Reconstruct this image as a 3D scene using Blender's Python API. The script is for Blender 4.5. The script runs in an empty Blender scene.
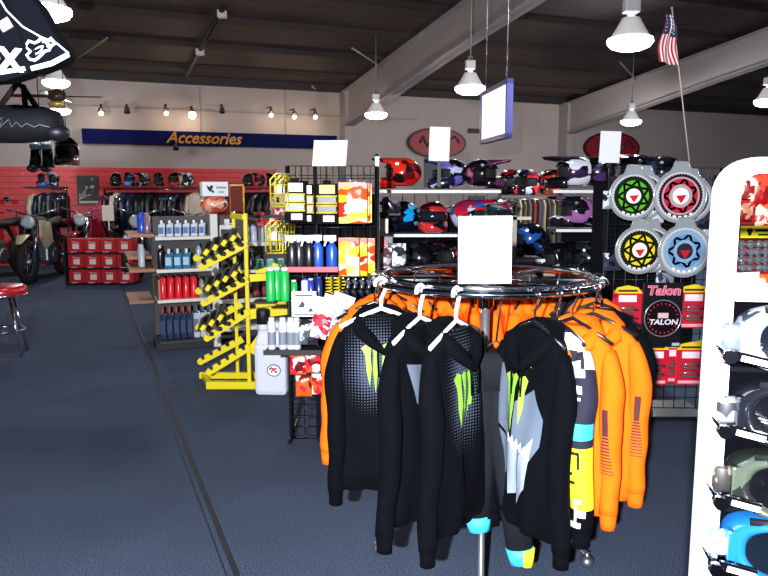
import bpy, bmesh, math, random
from mathutils import Vector, Matrix
from mathutils.geometry import tessellate_polygon
C = bpy.context.scene.collection
PI = math.pi
rnd = random.Random(7)

# ---------------- camera ----------------
F = 720.0; PITCH = math.radians(7.75); H = 1.6
cam_d = bpy.data.cameras.new('camera'); cam = bpy.data.objects.new('camera', cam_d); C.objects.link(cam)
cam_d.sensor_width = 36; cam_d.lens = F/768*36; cam_d.clip_start = .05
cam.location = (0, 0, H); cam.rotation_euler = (PI/2-PITCH, 0, 0)
bpy.context.scene.camera = cam

# ---------------- world, lamps, exposure ----------------
w = bpy.data.worlds.new('world'); bpy.context.scene.world = w; w.use_nodes = True
w.node_tree.nodes['Background'].inputs[0].default_value = (.62, .72, 1, 1)
w.node_tree.nodes['Background'].inputs[1].default_value = .08
vs = bpy.context.scene.view_settings
vs.view_transform = 'Standard'; vs.look = 'None'; vs.gamma = 1; vs.exposure = .55; vs.use_curve_mapping = False
def light(name, kind, loc, power, color=(1,1,1), size=.1, rot=(0,0,0), **k):
    d = bpy.data.lights.new(name, kind); d.energy = power; d.color = color
    if kind == 'AREA': d.shape = 'DISK'; d.size = size
    elif kind in ('POINT', 'SPOT'): d.shadow_soft_size = size
    for a, b in k.items(): setattr(d, a, b)
    o = bpy.data.objects.new(name, d); C.objects.link(o); o.location = loc; o.rotation_euler = rot
    return o
# the photographer's flash, moved back and left to soften falloff and hide the tower's shadow
light('camera_flash', 'SPOT', (-.35, -.8, H+.25), 1450, (.93, .96, 1), .03, (PI/2-PITCH, 0, 0), spot_size=math.radians(80), spot_blend=.6)
LAMP_POWER = 85

# ---------------- geometry helpers ----------------
def ray(px, py):
    d = Vector(((px-384)/F, (288-py)/F, -1)); d.rotate(cam.rotation_euler); return d
def at(px, py, Y):
    d = ray(px, py); return Vector((0, 0, H)) + d*(Y/d.y)
def on_floor(px, py):
    d = ray(px, py); return Vector((0, 0, H)) + d*(-H/d.z)
AX = math.radians(22.4)
U = Vector((math.cos(AX), math.sin(AX), 0)); V = Vector((-math.sin(AX), math.cos(AX), 0))
WALL = 17.2; EAVE = 4.1; SLOPE = .118
def room(a, b, z=0): return U*a + V*b + Vector((0, 0, z))
def on_wall(px, py, off=0):
    d = ray(px, py); t = (WALL-off)/d.dot(V); return Vector((0, 0, H)) + d*t
def roof_z(b): return EAVE + SLOPE*(WALL-b)
def on_roof(px, py, off=0):
    d = ray(px, py); # H + t dz = EAVE-off + SLOPE*(WALL - t d.V)
    t = (EAVE-off+SLOPE*WALL-H)/(d.z+SLOPE*d.dot(V)); return Vector((0, 0, H)) + d*t

def hexc(h):
    r = [int(h[i:i+2], 16)/255 for i in (0, 2, 4)]
    return tuple(c/12.92 if c <= .04045 else ((c+.055)/1.055)**2.4 for c in r) + (1,)
MC = {}
def mat(col, rough=.5, metal=0, bump=0, bscale=60, var=0, trans=0, emit=0, name=None, coat=0, spec=.5):
    key = (col, rough, metal, bump, bscale, var, trans, emit, coat, spec)
    if key in MC: return MC[key]
    m = bpy.data.materials.new(name or 'paint_'+col); m.use_nodes = True; nt = m.node_tree; p = nt.nodes['Principled BSDF']
    c = hexc(col)
    p.inputs['Base Color'].default_value = c; p.inputs['Roughness'].default_value = rough; p.inputs['Metallic'].default_value = metal
    p.inputs['Specular IOR Level'].default_value = spec
    if coat: p.inputs['Coat Weight'].default_value = coat; p.inputs['Coat Roughness'].default_value = .08
    if trans: p.inputs['Transmission Weight'].default_value = trans; p.inputs['IOR'].default_value = 1.3
    if emit: p.inputs['Emission Color'].default_value = c; p.inputs['Emission Strength'].default_value = emit
    tc = nt.nodes.new('ShaderNodeTexCoord'); n = nt.nodes.new('ShaderNodeTexNoise'); n.inputs['Scale'].default_value = bscale
    nt.links.new(tc.outputs['Object'], n.inputs['Vector'])
    if var:
        mx = nt.nodes.new('ShaderNodeMix'); mx.data_type = 'RGBA'
        mx.inputs['A'].default_value = tuple(x*(1-var) for x in c[:3])+(1,); mx.inputs['B'].default_value = tuple(min(1, x*(1+var)) for x in c[:3])+(1,)
        nt.links.new(n.outputs['Fac'], mx.inputs['Factor']); nt.links.new(mx.outputs['Result'], p.inputs['Base Color'])
    if bump:
        b = nt.nodes.new('ShaderNodeBump'); b.inputs['Strength'].default_value = bump; b.inputs['Distance'].default_value = .01
        nt.links.new(n.outputs['Fac'], b.inputs['Height']); nt.links.new(b.outputs['Normal'], p.inputs['Normal'])
    MC[key] = m; return m
def graphic(cols, scale=12, rough=.25, coat=.6, stretch=(1, 1, 1), seed=0, metal=0):
    """printed colour graphics: hard-edged cells of the given colours"""
    key = ('g', tuple(cols), scale, rough, coat, stretch, seed)
    if key in MC: return MC[key]
    m = bpy.data.materials.new('graphics_'+cols[0]); m.use_nodes = True; nt = m.node_tree; p = nt.nodes['Principled BSDF']
    tc = nt.nodes.new('ShaderNodeTexCoord'); mp = nt.nodes.new('ShaderNodeMapping'); mp.inputs['Scale'].default_value = stretch; mp.inputs['Location'].default_value = (seed*1.37, seed*.71, seed*.33)
    v = nt.nodes.new('ShaderNodeTexVoronoi'); v.inputs['Scale'].default_value = scale
    sp = nt.nodes.new('ShaderNodeSeparateColor'); r = nt.nodes.new('ShaderNodeValToRGB'); r.color_ramp.interpolation = 'CONSTANT'
    while len(r.color_ramp.elements) < len(cols): r.color_ramp.elements.new(.5)
    for i, c in enumerate(cols): r.color_ramp.elements[i].position = i/len(cols); r.color_ramp.elements[i].color = hexc(c)
    L = nt.links.new
    nz = nt.nodes.new('ShaderNodeTexNoise'); nz.inputs['Scale'].default_value = scale*.6; ad = nt.nodes.new('ShaderNodeVectorMath'); ad.operation = 'MULTIPLY_ADD'; ad.inputs[1].default_value = (2.2/scale,)*3
    L(tc.outputs['Object'], mp.inputs['Vector']); L(mp.outputs['Vector'], nz.inputs['Vector']); L(nz.outputs['Color'], ad.inputs[0]); L(mp.outputs['Vector'], ad.inputs[2]); L(ad.outputs[0], v.inputs['Vector']); L(v.outputs['Color'], sp.inputs['Color']); L(sp.outputs['Red'], r.inputs['Fac']); L(r.outputs['Color'], p.inputs['Base Color'])
    p.inputs['Roughness'].default_value = rough; p.inputs['Coat Weight'].default_value = coat; p.inputs['Metallic'].default_value = metal
    MC[key] = m; return m

class MB:
    def __init__(s): s.bm = bmesh.new(); s.mi = 0
    def _fin(s, faces, smooth=False):
        for f in faces: f.material_index = s.mi; f.smooth = smooth
    def box(s, c, size, rot=None, taper=1):
        hx, hy, hz = (d/2 for d in size); vs_ = []
        for z in (-hz, hz):
            t = taper if z > 0 else 1
            for x, y in ((-hx, -hy), (hx, -hy), (hx, hy), (-hx, hy)):
                v = Vector((x*t, y*t, z))
                if rot is not None: v.rotate(rot)
                vs_.append(s.bm.verts.new(v+Vector(c)))
        F_ = [s.bm.faces.new([vs_[i] for i in q]) for q in ((3,2,1,0),(4,5,6,7),(0,1,5,4),(1,2,6,5),(2,3,7,6),(3,0,4,7))]
        s._fin(F_); return s
    def tube(s, pts, r, seg=8, rb=None, closed=False, cap=True, up=None):
        pts = [Vector(p) for p in pts]; n = len(pts)
        rr = r if isinstance(r, (list, tuple)) else [r]*n
        rbb = rb if isinstance(rb, (list, tuple)) else ([rb]*n if rb else rr)
        rings = []; ref = Vector(up) if up else None; prev = None
        for i, p in enumerate(pts):
            a = pts[(i-1) % n] if (i > 0 or closed) else p; b = pts[(i+1) % n] if (i < n-1 or closed) else p
            t = (b-a).normalized() if (b-a).length > 1e-9 else Vector((0, 0, 1))
            if ref is not None: base = ref
            elif prev is not None: base = prev
            else: base = Vector((0, 0, 1)) if abs(t.z) < .9 else Vector((1, 0, 0))
            nx = (base - t*base.dot(t))
            if nx.length < 1e-6: nx = t.orthogonal()
            nx.normalize(); prev = nx; ny = t.cross(nx)
            rings.append([s.bm.verts.new(p + nx*math.cos(2*PI*k/seg)*rr[i] + ny*math.sin(2*PI*k/seg)*rbb[i]) for k in range(seg)])
        fs = []
        for i in range(n if closed else n-1):
            A = rings[i]; B = rings[(i+1) % n]
            for k in range(seg): fs.append(s.bm.faces.new((A[k], A[(k+1) % seg], B[(k+1) % seg], B[k])))
        s._fin(fs, True)
        if cap and not closed: s._fin([s.bm.faces.new(rings[0][::-1]), s.bm.faces.new(rings[-1])])
        return s
    def cyl(s, a, b, r, seg=10, r2=None): return s.tube([a, b], [r, r if r2 is None else r2], seg)
    def lathe(s, prof, c=(0, 0, 0), seg=20, rot=None, cap=True, sx=1, sy=1):
        rings = []
        for r, z in prof:
            ring = []
            for k in range(seg):
                v = Vector((r*sx*math.cos(2*PI*k/seg), r*sy*math.sin(2*PI*k/seg), z))
                if rot is not None: v.rotate(rot)
                ring.append(s.bm.verts.new(v+Vector(c)))
            rings.append(ring)
        fs = [s.bm.faces.new((A[k], A[(k+1) % seg], B[(k+1) % seg], B[k])) for A, B in zip(rings, rings[1:]) for k in range(seg)]
        s._fin(fs, True)
        if cap: s._fin([s.bm.faces.new(rings[0][::-1]), s.bm.faces.new(rings[-1])])
        return s
    def ball(s, c, r, seg=16, rot=None):
        r = (r, r, r) if not isinstance(r, (tuple, list)) else r
        M = Matrix.LocRotScale(Vector(c), rot, Vector(r))
        q = bmesh.ops.create_uvsphere(s.bm, u_segments=seg, v_segments=max(6, seg*2//3), radius=1, matrix=M)
        s._fin({f for v in q['verts'] for f in v.link_faces}, True); return s
    def prism(s, poly, y0, y1, plane='xz', off=(0, 0, 0)):
        """polygon extruded between two depths"""
        o = Vector(off)
        def P(a, b, d): return (Vector((a, d, b)) if plane == 'xz' else Vector((a, b, d)) if plane == 'xy' else Vector((d, a, b)))+o
        A = [s.bm.verts.new(P(a, b, y0)) for a, b in poly]; B = [s.bm.verts.new(P(a, b, y1)) for a, b in poly]
        tri = tessellate_polygon([[Vector((a, b, 0)) for a, b in poly]]); fs = []
        for t in tri:
            fs.append(s.bm.faces.new([A[i] for i in t])); fs.append(s.bm.faces.new([B[i] for i in t[::-1]]))
        n = len(poly)
        for i in range(n): fs.append(s.bm.faces.new((A[i], A[(i+1) % n], B[(i+1) % n], B[i])))
        s._fin(fs); bmesh.ops.recalc_face_normals(s.bm, faces=fs); return s
    def grid(s, fn, nu, nv, smooth=True):
        g = [[s.bm.verts.new(fn(i/nu, j/nv)) for j in range(nv+1)] for i in range(nu+1)]
        s._fin([s.bm.faces.new((g[i][j], g[i+1][j], g[i+1][j+1], g[i][j+1])) for i in range(nu) for j in range(nv)], smooth); return s
    def obj(s, name, m, parent=None, bevel=0, solid=0, sub=0):
        me = bpy.data.meshes.new(name); s.bm.to_mesh(me); s.bm.free()
        for q in (m if isinstance(m, (list, tuple)) else [m]): me.materials.append(q)
        o = bpy.data.objects.new(name, me); C.objects.link(o)
        if parent: o.parent = parent
        if bevel:
            b = o.modifiers.new('bevel', 'BEVEL'); b.width = bevel; b.segments = 2; b.limit_method = 'ANGLE'
        if solid:
            b = o.modifiers.new('solid', 'SOLIDIFY'); b.thickness = solid; b.offset = 0
        if sub:
            b = o.modifiers.new('sub', 'SUBSURF'); b.levels = b.render_levels = sub
        return o
def tag(o, label=None, cat=None, group=None, kind=None):
    if label: o['label'] = label
    if cat: o['category'] = cat
    if group: o['group'] = group
    if kind: o['kind'] = kind
    return o
def thing(name, label, cat, loc=(0, 0, 0), rz=0, group=None):
    o = bpy.data.objects.new(name, None); C.objects.link(o); o.empty_display_size = .1
    o.location = loc; o.rotation_euler = (0, 0, rz); return tag(o, label, cat, group)
def struct(o): o['kind'] = 'structure'; return o
def dup(root, loc, label, rz=None, group=None, scale=None, mats=None):
    r = root.copy(); C.objects.link(r); r.location = loc
    if rz is not None: r.rotation_euler = (0, 0, rz)
    if scale: r.scale = (scale,)*3
    r['label'] = label
    if group: r['group'] = group
    def kids(a, b):
        for ch in list(a.children):
            c = ch.copy(); C.objects.link(c); c.parent = b; kids(ch, c)
    kids(root, r); return r
def recolor(root, table):
    """give a copy its own colours: {part name: material}"""
    for ch in list(root.children)+[g for c in root.children for g in c.children]:
        k = ch.name.split('.')[0]
        if k in table:
            ch.data = ch.data.copy(); ch.data.materials.clear()
            for q in (table[k] if isinstance(table[k], (list, tuple)) else [table[k]]): ch.data.materials.append(q)
    return root
def text(body, size, m, parent, loc, rot=(PI/2, 0, 0), name='lettering', ext=.001, shear=0, align='CENTER', off=0, sx=1):
    cu = bpy.data.curves.new(name, 'FONT'); cu.body = body; cu.size = size; cu.extrude = ext; cu.shear = shear; cu.align_x = align; cu.align_y = 'CENTER'; cu.offset = off; cu.resolution_u = 3
    t = bpy.data.objects.new('tmp', cu); C.objects.link(t)
    bpy.context.view_layer.update()
    me = bpy.data.meshes.new_from_object(t.evaluated_get(bpy.context.evaluated_depsgraph_get()))
    bpy.data.objects.remove(t); bpy.data.curves.remove(cu)
    me.name = name; me.materials.clear(); me.materials.append(m)
    o = bpy.data.objects.new(name, me); C.objects.link(o)
    if parent: o.parent = parent
    o.location = loc; o.rotation_euler = rot; o.scale = (sx, 1, 1); return o
ORD = ['leftmost', 'second from the left', 'third from the left', 'fourth from the left', 'fifth from the left', 'sixth from the left', 'seventh from the left', 'eighth from the left', 'ninth from the left']
BLACK = mat('0b0b10', .55); BLACKG = mat('08080c', .15, coat=.5); CHROME = mat('dfe6f0', .12, 1); WHITE = mat('f2f4ff', .5); PAPER = mat('f4f4f6', .8); DARK = mat('15161d', .5)
STEEL = mat('8a8d95', .35, .9); YEL = mat('f2e200', .4); NAVY = mat('0c1030', .6); RED = mat('c0101c', .4); CLEAR = mat('c9d0d8', .12, 0, trans=.55)
WIRE = mat('0c0d12', .35)

# ---------------- structure ----------------
def carpet_mat():
    m = bpy.data.materials.new('blue_grey_carpet'); m.use_nodes = True; nt = m.node_tree; p = nt.nodes['Principled BSDF']; L = nt.links.new
    tc = nt.nodes.new('ShaderNodeTexCoord'); n1 = nt.nodes.new('ShaderNodeTexNoise'); n1.inputs['Scale'].default_value = 160; n1.inputs['Detail'].default_value = 3
    n2 = nt.nodes.new('ShaderNodeTexNoise'); n2.inputs['Scale'].default_value = 1.2
    r = nt.nodes.new('ShaderNodeValToRGB'); r.color_ramp.elements[0].position = .35; r.color_ramp.elements[1].position = .68
    r.color_ramp.elements[0].color = hexc('222a3a'); r.color_ramp.elements[1].color = hexc('5a6780')
    mx = nt.nodes.new('ShaderNodeMix'); mx.data_type = 'RGBA'; mx.blend_type = 'MULTIPLY'; mx.inputs['Factor'].default_value = .35
    r2 = nt.nodes.new('ShaderNodeValToRGB'); r2.color_ramp.elements[0].color = (.45,.45,.5,1); r2.color_ramp.elements[1].color = (1,1,1,1); r2.color_ramp.elements[0].position=.3; r2.color_ramp.elements[1].position=.7
    L(tc.outputs['Object'], n1.inputs['Vector']); L(tc.outputs['Object'], n2.inputs['Vector']); L(n1.outputs['Fac'], r.inputs['Fac']); L(n2.outputs['Fac'], r2.inputs['Fac'])
    L(r.outputs['Color'], mx.inputs['A']); L(r2.outputs['Color'], mx.inputs['B']); L(mx.outputs['Result'], p.inputs['Base Color'])
    b = nt.nodes.new('ShaderNodeBump'); b.inputs['Strength'].default_value = .5; b.inputs['Distance'].default_value = .004; L(n1.outputs['Fac'], b.inputs['Height']); L(b.outputs['Normal'], p.inputs['Normal'])
    p.inputs['Roughness'].default_value = .95; p.inputs['Specular IOR Level'].default_value = .15; return m
def stripe_mat(name, c1, c2, axis, scale, rough=.6, bump=.3, width=.12):
    """flat boards / panels with a thin joint line repeating along one axis"""
    m = bpy.data.materials.new(name); m.use_nodes = True; nt = m.node_tree; p = nt.nodes['Principled BSDF']; L = nt.links.new
    tc = nt.nodes.new('ShaderNodeTexCoord'); sx = nt.nodes.new('ShaderNodeSeparateXYZ'); mu = nt.nodes.new('ShaderNodeMath'); mu.operation = 'MULTIPLY'; mu.inputs[1].default_value = scale
    fr = nt.nodes.new('ShaderNodeMath'); fr.operation = 'FRACT'; gt = nt.nodes.new('ShaderNodeMath'); gt.operation = 'LESS_THAN'; gt.inputs[1].default_value = width
    n = nt.nodes.new('ShaderNodeTexNoise'); n.inputs['Scale'].default_value = 14; n.inputs['Detail'].default_value = 6
    mx = nt.nodes.new('ShaderNodeMix'); mx.data_type = 'RGBA'; mx.inputs['A'].default_value = hexc(c1); mx.inputs['B'].default_value = hexc(c2)
    m2 = nt.nodes.new('ShaderNodeMix'); m2.data_type = 'RGBA'; m2.blend_type = 'MULTIPLY'; m2.inputs['Factor'].default_value = .35
    L(tc.outputs['Object'], sx.inputs[0]); L(sx.outputs[axis], mu.inputs[0]); L(mu.outputs[0], fr.inputs[0]); L(fr.outputs[0], gt.inputs[0]); L(gt.outputs[0], mx.inputs['Factor'])
    L(tc.outputs['Object'], n.inputs['Vector']); L(mx.outputs['Result'], m2.inputs['A']); L(n.outputs['Fac'], m2.inputs['B']); L(m2.outputs['Result'], p.inputs['Base Color'])
    b = nt.nodes.new('ShaderNodeBump'); b.inputs['Strength'].default_value = bump; b.inputs['Distance'].default_value = .02; b.invert = True; L(gt.outputs[0], b.inputs['Height']); L(b.outputs['Normal'], p.inputs['Normal'])
    p.inputs['Roughness'].default_value = rough; return m
def room_obj(mb, name, m, **k):
    o = mb.obj(name, m, **k); o.rotation_euler = (0, 0, AX); return struct(o)
room_obj(MB().box((3, 7, -.05), (36, 26, .1)), 'floor', carpet_mat())
# seam strip in the carpet
s0 = on_floor(135, 318); a0 = s0.dot(U)
room_obj(MB().box((a0, 6.5, .003), (.022, 19, .006)).box((a0-.04, 6.5, .002), (.006, 19, .004)), 'trim_1', mat('10131d', .6))
room_obj(MB().box((3, WALL+.1, 2.05), (36, .2, 4.1)), 'wall_back', mat('a09491', .85, bump=.3, bscale=90, var=.12))
ra = on_wall(-60, 168).dot(U); rb_ = on_wall(276, 168).dot(U); rz_ = on_wall(140, 168).z
room_obj(MB().box(((ra-6+rb_)/2, WALL-.03, rz_/2), (rb_-ra+6, .06, rz_)), 'wall_back_red_panelling', stripe_mat('red_slatwall', 'd00a1a', '980814', 'Z', 8, .45, .6))
bpy.data.objects['wall_back_red_panelling'].name = 'trim_2'
# roof deck, slopes up towards the viewer
def roof_pt(a, b, off=0): return Vector((a, b, roof_z(b)-off))
mb = MB(); vsr = [mb.bm.verts.new(roof_pt(a, b, o)) for o in (0, -.1) for a, b in ((-15, WALL+.2), (21, WALL+.2), (21, -6), (-15, -6))]
for q in ((0,1,2,3), (7,6,5,4), (0,4,5,1), (1,5,6,2), (2,6,7,3), (3,7,4,0)): mb.bm.faces.new([vsr[i] for i in q])
room_obj(mb, 'ceiling', stripe_mat('ribbed_roof_deck', '44342f', '332723', 'Y', 3.2, .65, .35, .2))
mb = MB(); b = WALL-1.1
while b > 1: mb.box((3, b, roof_z(b)-.05), (36, .04, .1)); b -= 1.5
room_obj(mb, 'trim_3', mat('2c2220', .8))
mb = MB(); mb.box((3, WALL-.1, EAVE-.06), (36, .14, .16)); room_obj(mb, 'trim_4', mat('241c1e', .7))
# rigid steel frames: column on the wall plus tapered rafter
GREY = mat('8f8786', .6, bump=.15, var=.1)
for i, (px, deep) in enumerate(((344, .75), (561, .75))):
    a = on_wall(px, 150).dot(U)
    mb = MB()
    mb.box((a, WALL-.2, 2.0), (.22, .4, 4.0))
    def rz2(b, o): return roof_z(b)-o
    for (da, wd, top, bot) in ((0, .02, .16, None), (0, .26, .16, 'top'), (0, .26, 0, 'bot')):
        pass
    n = 12
    for (wd, lo, hi) in ((.03, 0, 1), (.26, 0, .03), (.26, .97, 1)):
        for k in range(n):
            b0 = WALL-.2-k*1.3; b1 = b0-1.3
            dd = lambda b: deep*(1.15-.25*min(1, (WALL-b)/6))
            A = []
            for b_ in (b0, b1):
                D = dd(b_)
                for zf in (lo, hi):
                    for sgn in (-1, 1): A.append(mb.bm.verts.new(Vector((a+sgn*wd/2, b_, roof_z(b_)-.16-D*zf))))
            for q in ((0,1,5,4), (2,6,7,3), (0,4,6,2), (1,3,7,5)): mb.bm.faces.new([A[j] for j in q])
    # knee plate
    room_obj(mb, 'trim_%d' % (5+i), GREY)
mb = MB()
for a_px in (200, 285, 340): 
    p = on_wall(a_px, 100); mb.box((p.dot(U), WALL-.01, 3.5), (.02, .02, 1.2))
p0 = on_wall(60, 105); mb.box((2.0, WALL-.02, p0.z), (12, .03, .03)); room_obj(mb, 'trim_7', mat('8b7d7a', .6))
# rod braces under the roof
for i, (A, B) in enumerate((((77, 58), (107, 38)), ((352, 48), (392, 74)), ((312, 86), (338, 111)), ((620, 62), (636, 80)))):
    pa, pb = on_roof(*A, off=.1), on_roof(*B, off=.25)
    struct(MB().cyl(pa, pb, .018).obj('trim_%d' % (8+i), mat('9a8f8c', .5)))
# black conduit with two fittings running up the roof
pa, pb = on_roof(186, 76, .12), on_roof(224, 6, .12)
t = thing('electrical_conduit', 'black conduit with small white fittings fixed under the dark roof', 'conduit', pa)
MB().cyl((0, 0, 0), pb-pa, .05).obj('pipe', BLACK, t)
for q in ((200, 52), (222, 14)):
    p = on_roof(*q, off=.16)-pa; MB().box(p, (.14, .14, .12)).obj('junction_box', mat('c9c2c0', .6), t, bevel=.01)
# ---------------- high bay lamps ----------------
def bay_lamp(label, px, py, col=(1, .97, .95), pw=1.0, sc_=.86):
    Y = 1.5*F/(190-py); p = at(px, py, Y)
    t = thing('high_bay_lamp', label, 'lamp', p, 0, 'high bay lamps under the roof')
    t.scale = (sc_,)*3
    MB().lathe([(.07, .27), (.10, .26), (.12, .22), (.165, .14), (.225, .045), (.245, .02), (.25, 0), (.24, 0), (.215, .045), (.155, .14), (.10, .22)], cap=False).obj('reflector', mat('e4dedc', .3, emit=.1), t)
    MB().lathe([(.25, .035), (.255, -.01), (.22, -.055), (.14, -.085), (.01, -.1)]).obj('lens', mat('f4f6ff', .3, emit=9, name='lamp_glow'), t)
    MB().box((0, 0, .39), (.17, .14, .15)).box((0, 0, .295), (.08, .08, .06)).obj('ballast_housing', mat('bdbabb', .4, .3), t, bevel=.015)
    top = (roof_z(p.dot(V))-p.z)/sc_
    MB().cyl((0, 0, .46), (0, 0, top), .012).obj('hanging_rod', mat('8f8b88', .5, .5), t)
    MB().tube([(math.cos(a)*.035, 0, .50+math.sin(a)*.035) for a in [k*PI/5 for k in range(10)]], .008, 6, closed=True).obj('hook', STEEL, t)
    l = light('lamp_light', 'POINT', (0, 0, -.17), LAMP_POWER*pw, col, .06); l.parent = t
    return t
bay_lamp('large glowing high bay lamp nearest the small flag', 630, 42, pw=1.6)
bay_lamp('glowing high bay lamp just left of the blue framed white panel', 470, 89, pw=1.3)
bay_lamp('glowing high bay lamp just right of the end of the navy band', 376, 115, (1, .85, .65))
bay_lamp('glowing high bay lamp above the right-hand oval red sign', 631, 122, pw=2.2)
bay_lamp('glowing high bay lamp cut off by the right edge of the photo', 768, 102, (.7, .85, 1), pw=1.5)
bay_lamp('glowing high bay lamp below the fox head shorts, upper of the pair by the bag', 56, 83, pw=.7, sc_=.7)
bay_lamp('glowing high bay lamp just above the black duffel bag', 60, 111, pw=.7, sc_=.75)
bay_lamp('glowing high bay lamp seen above the black shorts at top left', 47, 12, pw=.4, sc_=.75)
# track spotlights on the back wall
ts = [(101, 110, 1), (127, 110, 0), (166, 110, 1), (192, 112, 2), (222, 110, 0), (271, 112, 1), (294, 114, 1), (315, 114, 1), (176, 147, 0)]
for i, (px, py, on) in enumerate(ts):
    p = on_wall(px, py, .35)
    t = thing('track_spotlight', ('dark unlit spotlight head' if not on else 'bright wide spotlight' if on == 2 else 'small lit spotlight') + ' on the wall rail, %s' % (ORD[i] if i < 8 else 'hanging below the navy band'), 'spotlight', p, AX, 'track spotlights along the back wall')
    MB().cyl((0, .34, .12), (0, 0, .12), .015).cyl((0, 0, .12), (0, 0, .02), .02).obj('arm', DARK, t)
    MB().lathe([(.03, .06), (.05, .04), (.07, -.06), (.06, -.06)], rot=Matrix.Rotation(.5, 3, 'X')).obj('head', DARK if not on else STEEL, t)
    if on:
        MB().ball((0, -.02, -.07), .05 if on == 1 else .085, 10).obj('bulb', mat('fff0d0', .3, emit=6, name='bulb_glow'), t)
        l = light('spot_light', 'POINT', (0, -.05, -.2), 2.5 if on == 1 else 6, (1, .76, .5), .05); l.parent = t
# navy band with lettering
pa, pb = on_wall(82, 139, .3), on_wall(337, 139, .3); hb = .30
t = thing('wall_sign', 'long navy band sign reading Accessories in gold script across the back wall', 'sign', (pa+pb)/2, AX)
Lb = (pb-pa).dot(U)
MB().box((0, .14, 0), (Lb, .28, hb)).obj('panel', mat('0a0f42', .8, spec=.08), t)
text('Accessories', .36, mat('b07418', .5, .2), t, (on_wall(204, 139, .3)-(pa+pb)/2).dot(U)*Vector((1, 0, 0))+Vector((0, -.02, 0)), shear=.35, ext=.01, off=.006, sx=.95)
# two oval signs
for lab, px, py, wpx in (('oval dark red wall sign with black rim, left of the two', 437, 143, 58), ('oval dark red wall sign with black rim, above the violet helmets', 612, 148, 55)):
    p = on_wall(px, py, .06); d = (on_wall(px+wpx/2, py)-on_wall(px-wpx/2, py)).length/2
    t = thing('oval_sign', lab, 'sign', p, AX, 'oval red wall signs')
    R = Matrix.Rotation(PI/2, 3, 'X')
    MB().lathe([(d, -.05), (d, .03)], rot=R, seg=40, sy=.46).obj('rim', BLACK, t)
    MB().lathe([(d*.94, -.04), (d*.94, .04)], rot=R, seg=40, sy=.44).obj('face', mat('8c1020', .5), t)
    text('AFX' if px < 500 else 'arai'[:0] or 'G', d*.55, mat('6a6a70', .5), t, (-d*.42 if px < 500 else d*.5, -.05, 0), shear=.3, ext=.004) if False else None
    MB().tube([(-d*.6, -.05, 0), (-d*.5, -.05, d*.18), (-d*.35, -.05, -.1*d), (-d*.2, -.05, d*.1)], d*.05, 6).tube([(d*.3, -.05, -.05*d), (d*.42, -.05, d*.12), (d*.6, -.05, d*.2), (d*.75, -.05, d*.02)], d*.04, 6).obj('emblem', mat('3a2c33', .5), t)
# wall vent
p = on_wall(477, 131, .05); t = tag(MB().box((0, 0, 0), (.5, .06, .12)).box((0, -.03, 0), (.45, .02, .03)).obj('wall_vent', BLACK), 'small black vent bar on the wall left of the hanging white panel', 'vent'); t.location = p; t.rotation_euler = (0, 0, AX)
# hanging framed white panel
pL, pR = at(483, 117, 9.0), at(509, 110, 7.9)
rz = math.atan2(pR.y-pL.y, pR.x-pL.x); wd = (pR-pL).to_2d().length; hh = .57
t = thing('hanging_sign_panel', 'white panel with added glow in a blue frame hanging from the roof', 'sign', (pL+pR)/2-Vector((0, 0, hh/2)), rz)
MB().box((0, 0, hh/2), (wd, .04, hh)).obj('panel', mat('fff6ea', .7, emit=.7), t)  # emission added so the white panel reads bright
mb = MB()
for z in (0, hh): mb.box((0, 0, z), (wd+.05, .07, .05))
for x in (-wd/2, wd/2): mb.box((x, 0, hh/2), (.05, .07, hh+.05))
mb.obj('frame', mat('3c4088', .5), t)
for sx in (-1, 1): MB().cyl((sx*wd*.4, 0, hh), (sx*wd*.4, 0, roof_z(8)-t.location.z+.1), .006).obj('wire', STEEL, t)
# ceiling fan
p = at(57, 100, 12.5); t = thing('ceiling_fan', 'dark ceiling fan with a small brass light above the duffel bag', 'fan', p)
MB().lathe([(.05, .16), (.13, .14), (.15, .02), (.08, -.02)]).obj('motor', mat('3a2a20', .4), t)
MB().lathe([(.07, -.02), (.16, -.06), (.12, -.12), (.02, -.14)]).obj('light_bowl', mat('caa860', .3, .4), t)
MB().cyl((0, 0, .15), (0, 0, roof_z(p.dot(V))-p.z), .02).obj('rod', BLACK, t)
for k in range(4):
    a = k*PI/2+.15; MB().box((math.cos(a)*.42, math.sin(a)*.42, .06), (.62, .13, .012), Matrix.Rotation(a, 3, 'Z')@Matrix.Rotation(.2, 3, 'X')).obj('blade', mat('1c1414', .4), t)

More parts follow.
